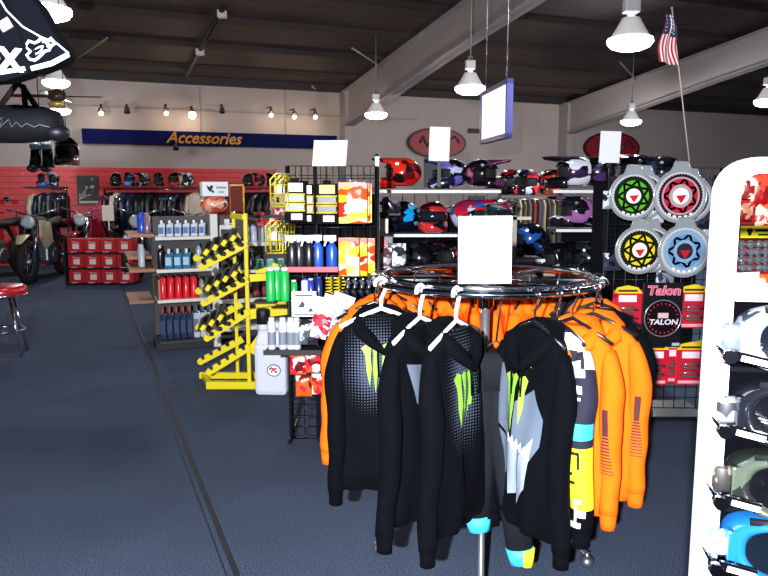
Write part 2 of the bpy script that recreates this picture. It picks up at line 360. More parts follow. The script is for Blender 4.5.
# ---------------- motorcycles at the back ----------------
def motorcycle(label, loc, rz, body='10121c', acc='c9d4ea', seat='0a0a0d', lamp='e8f4ff'):
    t = thing('motorcycle', label, 'motorcycle', loc, rz, 'motorcycles parked along the red wall')
    R = Matrix.Rotation(PI/2, 3, 'X')
    for x in (-.68, .68):
        wmb = MB().tube([(x+math.cos(a)*.27, 0, .33+math.sin(a)*.27) for a in [k*PI/12 for k in range(24)]], .06, 8, closed=True).obj('tyre', mat('0a0a0c', .8), t)
        mb = MB().tube([(x+math.cos(a)*.22, 0, .33+math.sin(a)*.22) for a in [k*PI/10 for k in range(20)]], .016, 6, closed=True)
        for k in range(9): a = k*2*PI/9; mb.cyl((x, 0, .33), (x+math.cos(a)*.22, 0, .33+math.sin(a)*.22), .006, 4)
        mb.cyl((x, -.07, .33), (x, .07, .33), .05).obj('rim', STEEL, t)
    MB().cyl((.68, .09, .33), (.45, .09, .95), .025).cyl((.68, -.09, .33), (.45, -.09, .95), .025).obj('fork', CHROME, t)
    MB().tube([(.45, 0, .9), (.1, 0, .85), (-.35, 0, .8), (-.68, 0, .33), (-.1, 0, .3), (.3, 0, .35), (.45, 0, .9)], .035, 8).obj('frame', DARK, t)
    MB().box((.08, 0, .45), (.36, .28, .32)).lathe([(.12, -.16), (.12, .16)], (-.05, 0, .38), rot=R).obj('engine', STEEL, t, bevel=.03)
    MB().ball((.16, 0, .86), (.26, .14, .13)).obj('fuel_tank', mat(body, .15, coat=.8), t)
    MB().tube([(.02, 0, .88), (-.3, 0, .86), (-.62, 0, .93)], [.09, .13, .07], 10, rb=[.05, .06, .04], up=(0, 1, 0)).obj('seat', mat(seat, .6), t)
    MB().tube([(.95, 0, .62), (.8, 0, .72), (.62, 0, .74)], [.04, .09, .06], 10, rb=[.012, .02, .02], up=(0, 1, 0)).obj('front_fender', mat(acc, .15, coat=.8), t)
    MB().tube([(-.5, 0, .84), (-.75, 0, .9), (-.98, 0, .84)], [.1, .11, .05], 10, rb=[.03, .02, .01], up=(0, 1, 0)).obj('rear_fender', mat(body, .15, coat=.8), t)
    for sy in (-1, 1): MB().prism([(.5, .95), (.15, .9), (.1, .6), (.35, .5), (.52, .7)], sy*.13, sy*.17).obj('side_shroud', mat(acc if sy > 0 else body, .15, coat=.8), t)
    MB().tube([(.38, -.38, 1.1), (.43, -.2, 1.06), (.45, 0, 1.0), (.43, .2, 1.06), (.38, .38, 1.1)], .014, 6).obj('handlebar', CHROME, t)
    MB().lathe([(.02, -.03), (.09, -.02), (.1, .03), (.06, .05)], (.56, 0, .92), rot=Matrix.Rotation(PI/2, 3, 'Y')).obj('headlight', mat(lamp, .05, .6), t)
    MB().tube([(.2, -.18, .45), (-.1, -.2, .35), (-.7, -.2, .55)], [.025, .03, .05], 10).obj('exhaust', CHROME, t)
    for s_ in (-1, 1): MB().ball((.4, s_*.36, 1.25), (.02, .06, .04), 10).obj('mirror', mat('a8c8e8', .05, 1), t)
    return t
motos = [((-10, 262), 12.9, -99, '0c1228', 'c8dcf4'), ((42, 262), 13.0, -86, '14100f', 'b8a890'), ((94, 262), 13.95, -92, '2a080c', '8a1a2c'),
         ((152, 262), 13.2, -98, '0a0c14', 'a8ccf4'), ((200, 262), 13.3, -88, '0a0d22', '8ab0e0'), ((254, 262), 12.6, -84, '0a0c12', 'b8c8e0')]
mlab = ['dark blue motorcycle with white fenders facing the aisle near the stool', 'dark motorcycle with cream fenders beside the red boxes', 'dark red motorcycle behind the stack of red boxes',
        'black motorcycle with icy blue fenders right of the red boxes', 'navy motorcycle with light blue fenders behind the bottle shelves', 'black motorcycle with white panels behind the yellow stand']
for ((px, py), Y, deg, b_, a_), lb in zip(motos, mlab):
    m = motorcycle(lb, Vector((at(px, 200, Y).x, Y, 0)), math.radians(deg), b_, a_); m.scale = (1.15,)*3
def far_jacket(label, loc, col, acc, proto=[None]):
    if proto[0] is None:
        t = proto[0] = thing('hanging_jacket', label, 'jacket', loc, 0, 'jackets on the racks by the red wall')
        MB().tube([(0, 0, 0), (0, 0, -.04), (.01, 0, -.1), (0, 0, -.4), (0, 0, -.75)], [.03, .05, .06, .075, .07], 12, rb=[.06, .16, .23, .22, .23], up=(1, 0, 0)).obj('body', mat('0c0e16', .5), t)
        for s_ in (-1, 1): MB().tube([(0, s_*.2, -.08), (.0, s_*.27, -.35), (.02, s_*.27, -.68)], [.05, .055, .04], 10).obj('sleeve', mat('0c0e16', .5), t)
        MB().box((-.07, 0, -.3), (.02, .3, .06)).obj('chest_stripe', mat('b0c4e0', .3), t)
        MB().tube([(0, 0, .07), (0, 0, 0)], .008, 6).obj('hanger_hook', STEEL, t)
    else: t = dup(proto[0], loc, label)
    return recolor(t, {'body': mat(col, .35), 'sleeve': mat(col, .35), 'chest_stripe': mat(acc, .3)})
JC = [('0c0e16', 'b0c4e0', 'black'), ('101a34', '8ab0e8', 'navy'), ('2a0c10', 'c8a8a8', 'maroon'), ('14161a', '4a1014', 'charcoal'), ('0a0a0e', 'e8ecf4', 'glossy black'), ('1a2030', '303a50', 'slate'), ('c0b0a0', '3a3030', 'tan'), ('0c1424', '60a0e0', 'midnight blue'), ('200a0c', 'd02030', 'dark red')]
RACKS = []
for ri, (x0, x1, Y, where) in enumerate(((-20, 66, 15.6, 'left of the poster'), (104, 200, 15.4, 'right of the poster'), (236, 284, 15.8, 'behind the yellow stand'))):
    a, b_ = at(x0, 186, Y), at(x1, 186, Y); zt_ = 1.62
    t = thing('apparel_rack', 'dark apparel rack of jackets along the red wall %s' % where, 'clothes rack', ((a.x+b_.x)/2, Y, 0)); w_ = b_.x-a.x
    MB().cyl((-w_/2, 0, zt_), (w_/2, 0, zt_), .015).obj('rail', CHROME, t)
    for s_ in (-1, 1): MB().cyl((s_*w_/2, 0, 0), (s_*w_/2, 0, zt_), .02).obj('post', DARK, t)
    MB().box((0, .18, .02), (w_, .5, .04)).obj('base', DARK, t); MB().box((0, .42, .8), (w_, .03, 1.5)).obj('back_board', mat('0c0c12', .8), t)
    MB().box((0, .1, zt_+.04), (w_, .62, .02)).obj('top_shelf', mat('16161c', .6), t); RACKS.append((a.x, b_.x, Y, zt_+.051, where))
    n = int(w_/.17)
    for k in range(n):
        c1, c2, nm = JC[(k*4+ri*2) % 9]
        far_jacket('%s jacket on the rack %s, %s' % (nm, where, (ORD+['tenth from the left', 'eleventh from the left', 'twelfth from the left', 'thirteenth from the left'])[k]), Vector((a.x+.12+k*(w_-.2)/max(1, n-1), Y-.02, zt_-.07)), c1, c2).rotation_euler = (0, 0, .25*math.sin(k*2.3)-.5)
# poster, paper, boots on the red wall
p = on_wall(88, 190, .1); t = thing('wall_poster', 'dark framed poster on the red wall above the stacked red boxes', 'poster', p, AX)
MB().box((0, 0, 0), (.44, .03, .62)).obj('frame', BLACK, t); MB().box((0, -.02, .02), (.38, .01, .5)).obj('print', graphic(['14161a', '6a6c70', '202226', '9a9a9c', '101012'], 9, .6, 0), t)
MB().box((0, -.022, -.26), (.38, .01, .05)).obj('caption_strip', mat('b0a8a4', .6), t)
p = at(108, 213, 12.6); t = tag(MB().box((0, 0, 0), (.2, .01, .27)).box((0, .02, -.2), (.02, .02, .2)).obj('paper_notice', mat('d8d4cc', .8)), 'white paper notice standing above the stacked red boxes', 'notice'); t.location = p
p = on_wall(179, 182, .05); t = tag(MB().box((0, 0, 0), (.2, .02, .26)).obj('paper_notice', mat('d8b890', .8)), 'small cream paper notice on the red wall left of the logo box', 'notice'); t.location = p; t.rotation_euler = (0, 0, AX)
p = at(100, 215, 12.7); t = thing('feather_duster', 'pink and white tousled duster leaning behind the red boxes', 'duster', p)
mb = MB()
for k in range(60):
    a = rnd.uniform(0, 2*PI); q = rnd.uniform(.05, .3); mb.cyl((rnd.uniform(-.05, .05), 0, rnd.uniform(-.05, .08)), (math.cos(a)*q*.8-.03, rnd.uniform(-.08, .08), math.sin(a)*q+.05), .02, 4, .006)
mb.obj('plume', mat('c05068', .8), t); MB().cyl((.05, 0, -.05), (.25, 0, -.3), .02).obj('handle', BLACK, t)
# red boxes
bx = None; Yb = 12.1; k = 0
bp = [66.5+16.3*i for i in range(4)]
rack = thing('box_rack', 'low black display rack holding the stacked red boxes', 'rack', at(99, 285, Yb)+Vector((0, .2, 0))); rack.location.z = 0
for z in (.03, .29, .55): MB().box((0, 0, z), (1.12, .36, .03)).obj('shelf', BLACK, rack)
for sx in (-.56, .56): MB().box((sx, 0, .4), (.03, .36, .8)).obj('side_panel', BLACK, rack)
for r_ in range(3):
    for c_ in range(4):
        px = 74.7+16.3*c_; p = at(px, 240, Yb); p.z = (.045, .305, .565)[r_]
        lab = 'red cardboard box with white label, %s row, %s' % (('bottom', 'middle', 'top')[r_], ORD[c_])
        if bx is None:
            bx = thing('red_box', lab, 'box', p, 0, 'red boxes on the display rack')
            MB().box((0, .15, .11), (.262, .3, .22)).obj('carton', mat('b0101e', .5), bx, bevel=.004)
            MB().box((.01, -.002, .095), (.11, .004, .09)).obj('label', mat('d8c8c8', .6), bx)
            MB().box((.01, -.002, .165), (.13, .004, .012), Matrix.Rotation(.12, 3, 'Y')).obj('print_mark', mat('cbb8b8', .6), bx)
            MB().box((-.02, -.03, .004), (.1, .05, .006), Matrix.Rotation(.2, 3, 'Z')).obj('price_tag', mat('d0ccd0', .6), bx)
        else: dup(bx, p, lab)
# stool
p = at(1, 290, 6.9); p.z = 0; t = thing('bar_stool', 'round red padded stool with chrome legs at the left edge of the aisle', 'stool', p)
MB().lathe([(.2, .58), (.225, .59), (.235, .63), (.23, .67), (.19, .69), (.02, .695)]).obj('seat', mat('a80f1c', .3, coat=.4), t)
MB().tube([(.232*math.cos(a), .232*math.sin(a), .6) for a in [k*PI/16 for k in range(32)]], .012, 6, closed=True).obj('seat_trim', CHROME, t)
for k in range(4):
    a = PI/4+k*PI/2+.3; MB().cyl((.12*math.cos(a), .12*math.sin(a), .58), (.24*math.cos(a), .24*math.sin(a), 0), .013).obj('leg', CHROME, t)
MB().tube([(.19*math.cos(a), .19*math.sin(a), .25) for a in [k*PI/16 for k in range(32)]], .01, 6, closed=True).obj('foot_ring', CHROME, t)

# ---------------- bottles ----------------
BOT = {}
def bottle(name, label, p, body, cap, h=.22, r=.035, kind='round', group=None, lab=None, rz=0, scale=None):
    key = (name, body, cap, h, r, kind, lab)
    if key in BOT: return dup(BOT[key], p, label, rz, group)
    t = thing(name, label, 'bottle' if name != 'storage_jar' else 'jar', p, rz, group)
    bmt = mat(body, .3, coat=.3); cm = mat(cap, .4)
    if kind == 'round':
        MB().lathe([(r*.9, 0), (r, .01), (r, h*.68), (r*.85, h*.76), (r*.4, h*.84), (r*.36, h*.88)], seg=14).obj('body', bmt, t)
        MB().lathe([(r*.45, h*.86), (r*.45, h*.97), (r*.3, h)], seg=12).obj('cap', cm, t)
    elif kind == 'can':
        MB().lathe([(r*.97, 0), (r, .01), (r, h*.85), (r*.7, h*.9), (r*.68, h*.92)], seg=14).obj('body', bmt, t)
        MB().lathe([(r*.7, h*.9), (r*.7, h)], seg=12).obj('cap', cm, t)
    elif kind == 'spray':
        MB().lathe([(r*.9, 0), (r, .01), (r, h*.6), (r*.5, h*.74), (r*.35, h*.8)], seg=14, sy=.7).obj('body', bmt, t)
        MB().box((-.01, 0, h*.9), (.075, .028, .035)).box((-.035, 0, h*.8), (.012, .014, .06), Matrix.Rotation(.3, 3, 'Y')).cyl((.0, 0, h*.76), (0, 0, h*.9), .014).obj('trigger_head', cm, t, bevel=.004)
    elif kind == 'jug':
        MB().box((0, 0, h*.38), (r*2, r*1.3, h*.76)).obj('body', bmt, t, bevel=.012)
        MB().lathe([(r*.4, h*.74), (r*.4, h), (r*.35, h)], seg=12).obj('cap', cm, t)
        MB().tube([(r*.9, 0, h*.5), (r*.95, 0, h*.8), (r*.3, 0, h*.82)], .008, 6).obj('handle', bmt, t)
    if lab:
        MB().lathe([(r*1.02, h*.15), (r*1.02, h*.55)], seg=14, cap=False, sy=.7 if kind == 'spray' else 1).obj('label', mat(lab, .5), t) if kind != 'jug' else MB().box((0, -r*.66, h*.38), (r*1.5, .003, h*.4)).obj('label', mat(lab, .5), t)
    BOT[key] = t; return t

# ---------------- bottle gondola beside the aisle (room aligned) ----------------
g0 = on_floor(160, 352); ga, gb = g0.dot(U), g0.dot(V)
gon = thing('gondola_shelving', 'cream shelving unit of bottles beside the aisle behind the yellow stand', 'shelving', g0, AX)
CREAM = mat('d9d6d0', .6); WOOD = mat('9c6a50', .6, var=.2, bscale=20)
def zpx(py, Y): return H-(py-190)*Y/F
GW = 1.45; Y0 = g0.y
shz = [zpx(237, Y0), zpx(270, Y0), zpx(301, Y0), .10]
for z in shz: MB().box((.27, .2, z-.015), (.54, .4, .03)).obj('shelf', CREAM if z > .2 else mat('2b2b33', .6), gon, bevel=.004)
for z in (zpx(245, Y0), zpx(305, Y0), zpx(335, Y0)): MB().box((.6+.45, .25, z-.02), (.88, .4, .04)).obj('shelf', CREAM, gon, bevel=.004)
for x in (.575, 1.5): MB().box((x, .06, .68), (.07, .05, 1.36)).obj('upright', CREAM, gon)
MB().box((.78, .46, .68), (1.56, .03, 1.3)).obj('back_panel', mat('4e4a4c', .8), gon)
MB().box((.02, .22, .62), (.02, .42, .2)).obj('side_panel', WOOD, gon)
for z, b_ in ((shz[0]+.02, 0), (shz[0]-.22, .3), (shz[1]-.0, .0), (shz[2]-.05, .3)):
    MB().box((-.13, .35+b_, z), (.24, .7, .03)).obj('side_shelf', WOOD, gon)
MB().box((.25, .6, .55), (.5, .03, 1.1)).obj('divider', mat('3a2f30', .7), gon)
MB().box((.25, .24, .04), (.56, .4, .07)).obj('kick_base', BLACK, gon)
def gl(x, y, z): return g0+U*x+V*y+Vector((0, 0, z))
for i in range(6): bottle('oil_bottle', 'white bottle with blue mark on the top shelf, %s' % ORD[i], gl(.07+i*.078, .07, shz[0]+.001), 'c9d2e2', 'e4eaf4', .16, .03, 'jug', 'white bottles on the top shelf', '5570b0')
for i in range(3): bottle('oil_bottle', 'blue jug with a white cap on the second shelf, %s' % ORD[i], gl(.13+i*.085, .08, shz[1]+.001), '27709a', 'e8ecf2', .2, .038, 'jug', 'blue jugs on the second shelf', 'a8c8dc')
bottle('oil_bottle', 'tall narrow white bottle on the second shelf beside the blue jugs', gl(.42, .08, shz[1]+.001), 'a8b4c4', '3858a0', .26, .028, 'round')
bottle('oil_bottle', 'black bottle with white cap on the second shelf left of the blue jugs', gl(.05, .1, shz[1]+.001), '14141a', 'e8ecf2', .24, .03, 'round')
for i in range(5): bottle('fuel_additive_bottle', 'bright red bottle with a dark cap on the third shelf, %s' % ORD[i], gl(.06+i*.075, .08, shz[2]+.001), 'e01828', '14162a', .245, .034, 'can', 'red bottles on the third shelf')
for i in range(2): bottle('oil_bottle', 'grey bottle on the third shelf right of the red bottles, %s' % ORD[i], gl(.44+i*.06, .09, shz[2]+.001), '8a8690', '2a2a30', .22, .028, 'round', 'grey bottles on the third shelf')
for i in range(8): bottle('motor_oil_bottle', '%s on the bottom shelf, %s' % ('dark blue quart bottle with orange cap' if i < 5 else 'white quart bottle with a dark label', ORD[i]), gl(.05+i*.066, .09, .101), '26324e' if i < 5 else 'c4ccd8', 'b0503c' if i < 5 else '5a6a90', .34, .03, 'jug', 'quart bottles on the bottom shelf', '30446a' if i < 5 else '6a7488')
bottle('oil_bottle', 'cobalt blue bottle on the wooden side shelf by the aisle', gl(-.1, .3, shz[0]+.036), '2444b0', '2444b0', .2, .045, 'can')
bottle('oil_bottle', 'dull pinkish bottle on the wooden side shelf beside the cobalt bottle', gl(-.06, .12, shz[0]+.036), '7a6070', 'a08088', .2, .03, 'can')
for i in range(2): bottle('oil_bottle', 'white bottle on a lower wooden side shelf, %s' % ('nearer one' if i else 'farther one'), gl(-.12, .3+i*-.12, shz[1]+.02), 'c8ccd8', 'e4e4ea', .22, .03, 'can', 'white bottles on the wooden side shelf')
# right bay of the unit
for i in range(5): bottle('oil_bottle', 'silvery bottle behind the yellow stand, %s' % ORD[i], gl(.92+i*.075, .12, zpx(245, Y0)+.001), 'b8c0d0', '8090c0', .18, .032, 'can', 'silvery bottles in the right bay')
bottle('wax_jar', 'white carton-like bottle with a dark mark at the top of the right bay', gl(.72, .12, zpx(245, Y0)+.001), 'e0e0e4', 'e0e0e4', .24, .07, 'jug', None, '20263a')
for i in range(3): bottle('storage_jar', 'dark jar with a maroon label in the lower right bay, %s' % ORD[i], gl(.66+i*.09, .12, zpx(305, Y0)+.001), '2a1a26', '16161c', .16, .038, 'can', 'dark jars in the lower right bay', '6a2a3a')
for i in range(3): bottle('storage_jar', 'maroon bottle with black lid right of the yellow posts, %s' % ORD[i], gl(1.0+i*.09, .12, zpx(305, Y0)+.001), '501828', '121218', .2, .036, 'can', 'maroon bottles right of the yellow posts', '8a3040')
for i in range(4): bottle('storage_jar', 'teal and white tub under the upper right shelf, %s' % ORD[i], gl(1.05+i*.11, .1, zpx(276, Y0)+.02), '6ab8a8' if i % 2 else '3a8a70', 'f0f4f4', .1, .045, 'can', 'teal tubs in the right bay')
MB().box((1.05, .25, zpx(276, Y0)), (.88, .38, .03)).obj('shelf', CREAM, gon)
for i in range(2): bottle('oil_bottle', 'black spray can beside the teal tubs, %s' % ORD[i], gl(.88+i*.075, .1, zpx(276, Y0)+.016), '101014', 'c8ccd4', .2, .028, 'can', 'black spray cans in the right bay')
# things on top of the unit
def carton(name, label, p, size, m, rz=AX, group=None, lab=None, labm=None):
    t = thing(name, label, 'box' if 'bag' not in name else 'bag', p, rz, group)
    MB().box((0, 0, size[2]/2), size).obj('carton', m, t, bevel=.004)
    if labm: MB().box((0, -size[1]/2-.001, size[2]/2), (size[0]*.6, .003, size[2]*.5)).obj('label', labm, t)
    return t
t = thing('logo_box', 'white box with a black horned logo on top of the cream shelving', 'box', at(215.5, 196, 7.35), AX)
MB().box((0, .08, .07), (.26, .16, .145)).obj('carton', mat('dfe4ea', .5), t, bevel=.004)
MB().prism([(-.09, .11), (-.06, .09), (-.04, .11), (-.02, .1), (-.03, .07), (-.05, .04), (-.07, .06), (-.08, .08)], -.003, .001).prism([(-.05, .05), (-.02, .06), (-.01, .03), (-.03, .035)], -.003, .001).obj('logo', BLACK, t)
MB().box((.06, -.001, .085), (.1, .003, .02)).box((.06, -.001, .04), (.05, .003, .015)).obj('print_lines', mat('8a9098', .5), t)
t = thing('parts_bag', 'bulging orange red bag below the horned logo box', 'bag', at(216, 213, 7.3), AX)
MB().ball((0, .1, .085), (.14, .09, .088)).obj('bag', graphic(['b8401c', 'd8683c', '7a2a18', 'e0a088'], 16, .3, .6), t)
MB().tube([(-.1, .06, .1), (-.02, .0, .07), (.1, .04, .12)], .008).obj('tie', mat('f0d8d0', .5), t)
rows = [(262, 221, 'red'), (273, 220, 'red'), (278, 210, 'red'), (259, 214, 'red'), (283, 218, 'red')]
for i, (px, py, c) in enumerate(rows):
    carton('parts_box', 'red parts box on top of the right shelving bay, %s' % ORD[[1, 2, 3, 0, 4][i]], at(px, py+5, 7.5+.2*i), (.1, .12, .075), graphic(['c01820', 'd83038', 'e8e0dc', 'a01018'], 30, .5, 0, seed=i), group='red parts boxes on top of the right bay')

# ---------------- yellow display stand ----------------
ys = at(247, 386, 5.8); ys.z = 0
YM = mat('e8d400', .4, coat=.3); ZJ = 1.22
t = thing('display_stand', 'yellow steel display stand with notched slanting arms', 'stand', ys, 0)
def L(px, py, Y): return at(px, py, Y)-ys
Yf, Yk = 5.7, 6.0
def bar(name, a, b, w_, h_, par=t, m=YM):
    a = Vector(a); b = Vector(b); d = b-a; rot = d.to_track_quat('X', 'Z').to_matrix()
    return MB().box((a+b)/2, (d.length, w_, h_), rot).obj(name, m, par, bevel=.003)
bf = L(250.5, 391, Yf); bf.z = 0; bk = L(238, 379, Yk); bk.z = 0
HS = zpx(213, Yf)
bar('post', (bf.x-.005, bf.y, 0), (bf.x-.005, bf.y, HS), .035, .03); bar('post', (bk.x, bk.y, 0), (bk.x, bk.y, HS), .03, .025)
fl = L(207, 391, Yf); bar('foot_bar', (fl.x, bf.y, .03), (bf.x+.33, bf.y, .03), .06, .06)
kl = L(200, 380, Yk); bar('foot_bar', (kl.x, bk.y, .03), (bk.x+.33, bk.y, .03), .05, .05)
bar('cross_bar', (fl.x+.03, bf.y, .03), (kl.x+.03, bk.y, .03), .04, .04)
bar('cross_bar', (bf.x-.01, bf.y, HS-.03), (bk.x-.01, bk.y, HS-.03), .04, .04)
def notched_arm(p0, p1, y):
    d = Vector((p1[0]-p0[0], p1[1]-p0[1])); Ld = d.length; d.normalize(); n = Vector((-d.y, d.x))
    if n.y < 0: n = -n
    poly = []; top = []
    for k in range(5):
        s0_ = (k+.15)/5*Ld
        for f_, hgt in ((0, .028), (.25, .028), (.35, .002), (.55, -.004), (.7, .004), (.8, .028)):
            top.append((s0_+f_*Ld/5, hgt))
    top.append((Ld, .028)); top.append((Ld+.03, .015)); top.append((Ld+.035, -.01)); top.append((Ld+.02, -.03))
    base = [(0, -.032)]
    pts = [(0, .028)]+top+base
    for s_, h_ in pts: q = Vector(p0)+d*s_+n*h_; poly.append((q.x, q.y))
    return MB().prism(poly, y-.012, y+.012).obj('notched_arm', YM, t, bevel=.002)
lev = [((247, 243), (203, 266)), ((248, 279), (205, 302)), ((249, 311), (208, 337)), ((250, 346), (210, 371))]
levb = [((240, 235), (198, 257)), ((241, 269), (200, 290)), ((242, 303), (200, 326)), ((243, 338), (202, 360))]
arms = []
for (a, b_), (c, d_) in zip(lev, levb):
    A, B = L(*a, Yf-.03), L(*b_, Yf-.03); notched_arm((A.x, A.z), (B.x, B.z), bf.y-.04)
    Cc, D = L(*c, Yk), L(*d_, Yk); notched_arm((Cc.x, Cc.z), (D.x, D.z), bk.y-.03)
    arms.append((A, B, Cc, D))
# right-hand arms
for y_, px1, py1, up in ((bf.y, 274, 276, 1), (bk.y, 270, 272, 0)):
    A = L(250, 278, Yf); B = L(px1, py1, Yf); bar('side_arm', (A.x, y_, A.z), (B.x, y_, B.z), .04, .06)
    if up: bar('side_arm_tip', (B.x-.02, y_, B.z), (B.x+.02, y_, B.z+.1), .04, .05)
for y_ in (bf.y, bk.y): A = L(250, 314, Yf); B = L(290, 309, Yf); bar('side_arm', (A.x, y_, A.z), (B.x, y_, B.z), .05, .08)
for y_ in (bf.y,): A = L(251, 352, Yf); B = L(262, 336, Yf); bar('side_arm', (A.x, y_, A.z), (B.x, y_, B.z), .05, .07)
# sign holder frame on top
mb = MB(); z0, z1 = HS, HS+.22
mb.tube([(bf.x-.015, bf.y, z0), (bf.x-.015, bf.y, z1), (bk.x-.02, bk.y, z1), (bk.x-.02, bk.y, z0)], .007, 6).obj('sign_frame', mat('d8a830', .3, .4), t)
mb = MB(); mb.grid(lambda u, v: Vector((bf.x-.015+(bk.x-bf.x-.005)*u, bf.y+(bk.y-bf.y)*u, z0+.01+(z1-z0-.02)*v)), 1, 1, False).obj('sign_sleeve', mat('a8605a', .15, trans=.6), t, solid=.004)
# handguards resting on the arms
hg = None
names = ['top', 'second', 'third']
for li in range(3):
    A, B, Cc, D = arms[li]
    for k in range(4 if li < 2 else 3):
        f_ = (k+.62)/5+(.0 if li < 2 else .35)
        pf = A.lerp(B, f_) + Vector((0, bf.y-.04-A.y, .015)); pk = Cc.lerp(D, f_)+Vector((0, bk.y-.03-Cc.y, .015))
        loc = (pf+pk)/2+ys
        lab = 'black grip with yellow ends across the %s arm pair, %s' % (names[li], ['nearest the post', 'second from the post', 'third from the post', 'fourth from the post'][k])
        if hg is None:
            hg = thing('handlebar_grip', lab, 'grip', loc, 0, 'handlebar grips on the yellow stand')
            hg.rotation_euler = (0, 0, 0); dd = (pk-pf)/2
            MB().tube([-dd*1.15, dd*1.15], .019, 10).obj('sleeve', mat('1a1a18', .6), hg)
            MB().box((.0, -.16, .025), (.036, .05, .05), Matrix.Rotation(.6, 3, 'Y')).obj('yellow_block', mat('f0dc20', .5), hg, bevel=.006)
            MB().box((-.03, -.05, .045), (.02, .2, .12), Matrix.Rotation(.35, 3, 'Y')).obj('flap', mat('26241c', .6), hg, bevel=.006)
            MB().ball(dd*1.15, .024, 8).obj('end_cap', mat('f0dc20', .5), hg)
        else: dup(hg, loc, lab)

# ---------------- utility jug ----------------
jp = on_floor(271, 397); t = thing('utility_jug', 'translucent white square utility jug with a black cap and red oval logo', 'jug', jp+Vector((0, .12, 0)), -.06)
WJ = mat('d9dce8', .35, coat=.2)
MB().box((0, 0, .16), (.255, .2, .32)).obj('body', WJ, t, bevel=.03)
MB().box((-.01, 0, .355), (.23, .17, .09), taper=.75).obj('shoulder', WJ, t, bevel=.02)
MB().tube([(.1, 0, .31), (.1, 0, .40), (.04, 0, .425), (-.02, 0, .42)], .022, 8, rb=.02).obj('handle', WJ, t)
MB().lathe([(.045, .38), (.045, .45)], (-.07, 0, 0)).obj('neck', WJ, t); MB().lathe([(.052, .43), (.052, .51), (.045, .52)], (-.07, 0, 0)).obj('cap', BLACK, t)
MB().lathe([(.055, -.002), (.055, .002)], (.03, -.102, .16), rot=Matrix.Rotation(PI/2, 3, 'X'), sy=.68).obj('logo_rim', mat('202438', .5), t)
MB().lathe([(.048, -.002), (.048, .002)], (.03, -.104, .16), rot=Matrix.Rotation(PI/2, 3, 'X'), sy=.66).obj('logo_face', WHITE, t)
MB().tube([(-.003, -.107, .165), (.01, -.107, .178), (.03, -.107, .165), (.045, -.107, .15), (.06, -.107, .155)], .006, 6).tube([(.01, -.107, .15), (.03, -.107, .172), (.055, -.107, .17)], .005, 6).obj('logo_mark', RED, t)
t.scale = (1, 1, 1.3)
# ---------------- wire grid display left of the round rack ----------------
def grid_panel(name, label, x0, x1, z0, z1, Y, pitch=.076, r=.003, foot=True, extra=None):
    t = thing(name, label, 'wire grid', ((x0+x1)/2, Y, 0)); w2 = (x1-x0)/2
    mb = MB(); n = round((x1-x0)/pitch)
    for i in range(n+1): x = -w2+2*w2*i/n; mb.cyl((x, 0, z0), (x, 0, z1), r, 5)
    m = round((z1-z0)/pitch)
    for i in range(m+1): z = z0+(z1-z0)*i/m; mb.cyl((-w2, .005, z), (w2, .005, z), r, 5)
    mb.obj('wire_mesh', WIRE, t)
    mb = MB()
    mb.tube([(-w2, 0, z0), (-w2, 0, z1), (w2, 0, z1), (w2, 0, z0)], .009, 6, closed=True); mb.obj('rim', WIRE, t)
    return t
YK = 4.45
xk0, xk1 = at(289, 200, YK).x, at(376, 200, YK).x; zk = at(330, 166, YK).z
gk = grid_panel('wire_grid_display', 'black wire grid display hung with packets left of the round clothes rack', xk0, xk1, .02, zk, YK)
for x in (-.28, -.1, .28): MB().tube([(x, 0, 0), (x, 0, zk)], .01, 6).obj('side_post', DARK, gk)
MB().cyl((-.28, 0, .03), (-.28, .4, .03), .01).cyl((.28, 0, .03), (.28, .4, .03), .01).cyl((-.28, 0, .03), (-.28, -.12, .03), .01).obj('foot', WIRE, gk)
mb = MB()
for i in range(22): mb.cyl((-.28, -.03, .05+i*.06), (-.1, -.03, .05+i*.06), .003, 5)
mb.obj('side_ladder', WIRE, gk)
MB().box((0, .12, 1.05), (.55, .01, 1.05)).obj('back_board', mat('0a0b10', .9, spec=.1), gk)
mb = MB()
for i in range(15): mb.cyl((-.27+.0386*i, .06, .6), (-.27+.0386*i, .06, zk), .003, 5)
for i in range(14): mb.cyl((-.27, .06, .65+.08*i), (.27, .06, .65+.08*i), .003, 5)
mb.obj('rear_wire_mesh', WIRE, gk)
tag(MB().cyl((0, 0, 0), (0, 0, 1.82), .014).box((0, -.012, .9), (.02, .005, 1.8)).obj('slotted_post', STEEL), 'slotted steel post at the right edge of the wire grid display', 'post').location = (at(377, 200, YK).x, YK+.03, 0)
def hook(p, L_=.2, cnt=[0]):
    pass
def peg(par_loc, L_=.25): pass
mbp = MB()
def add_peg(px, py, L_=.2, Y=YK, mb=mbp):
    q = at(px, py, Y); mb.cyl(q, q-Vector((0, L_, -.012)), .0035, 5)
# paper on top
p = at(329, 166, YK-.02); t = tag(MB().grid(lambda u, v: Vector(((u-.5)*.205+(.012*v), .02*math.sin(v*2)+.015*math.sin(u*5), v*.155)), 6, 6).obj('paper_sheet', PAPER, solid=.002), 'curled white paper sheet standing on top of the wire grid display', 'paper'); t.location = p
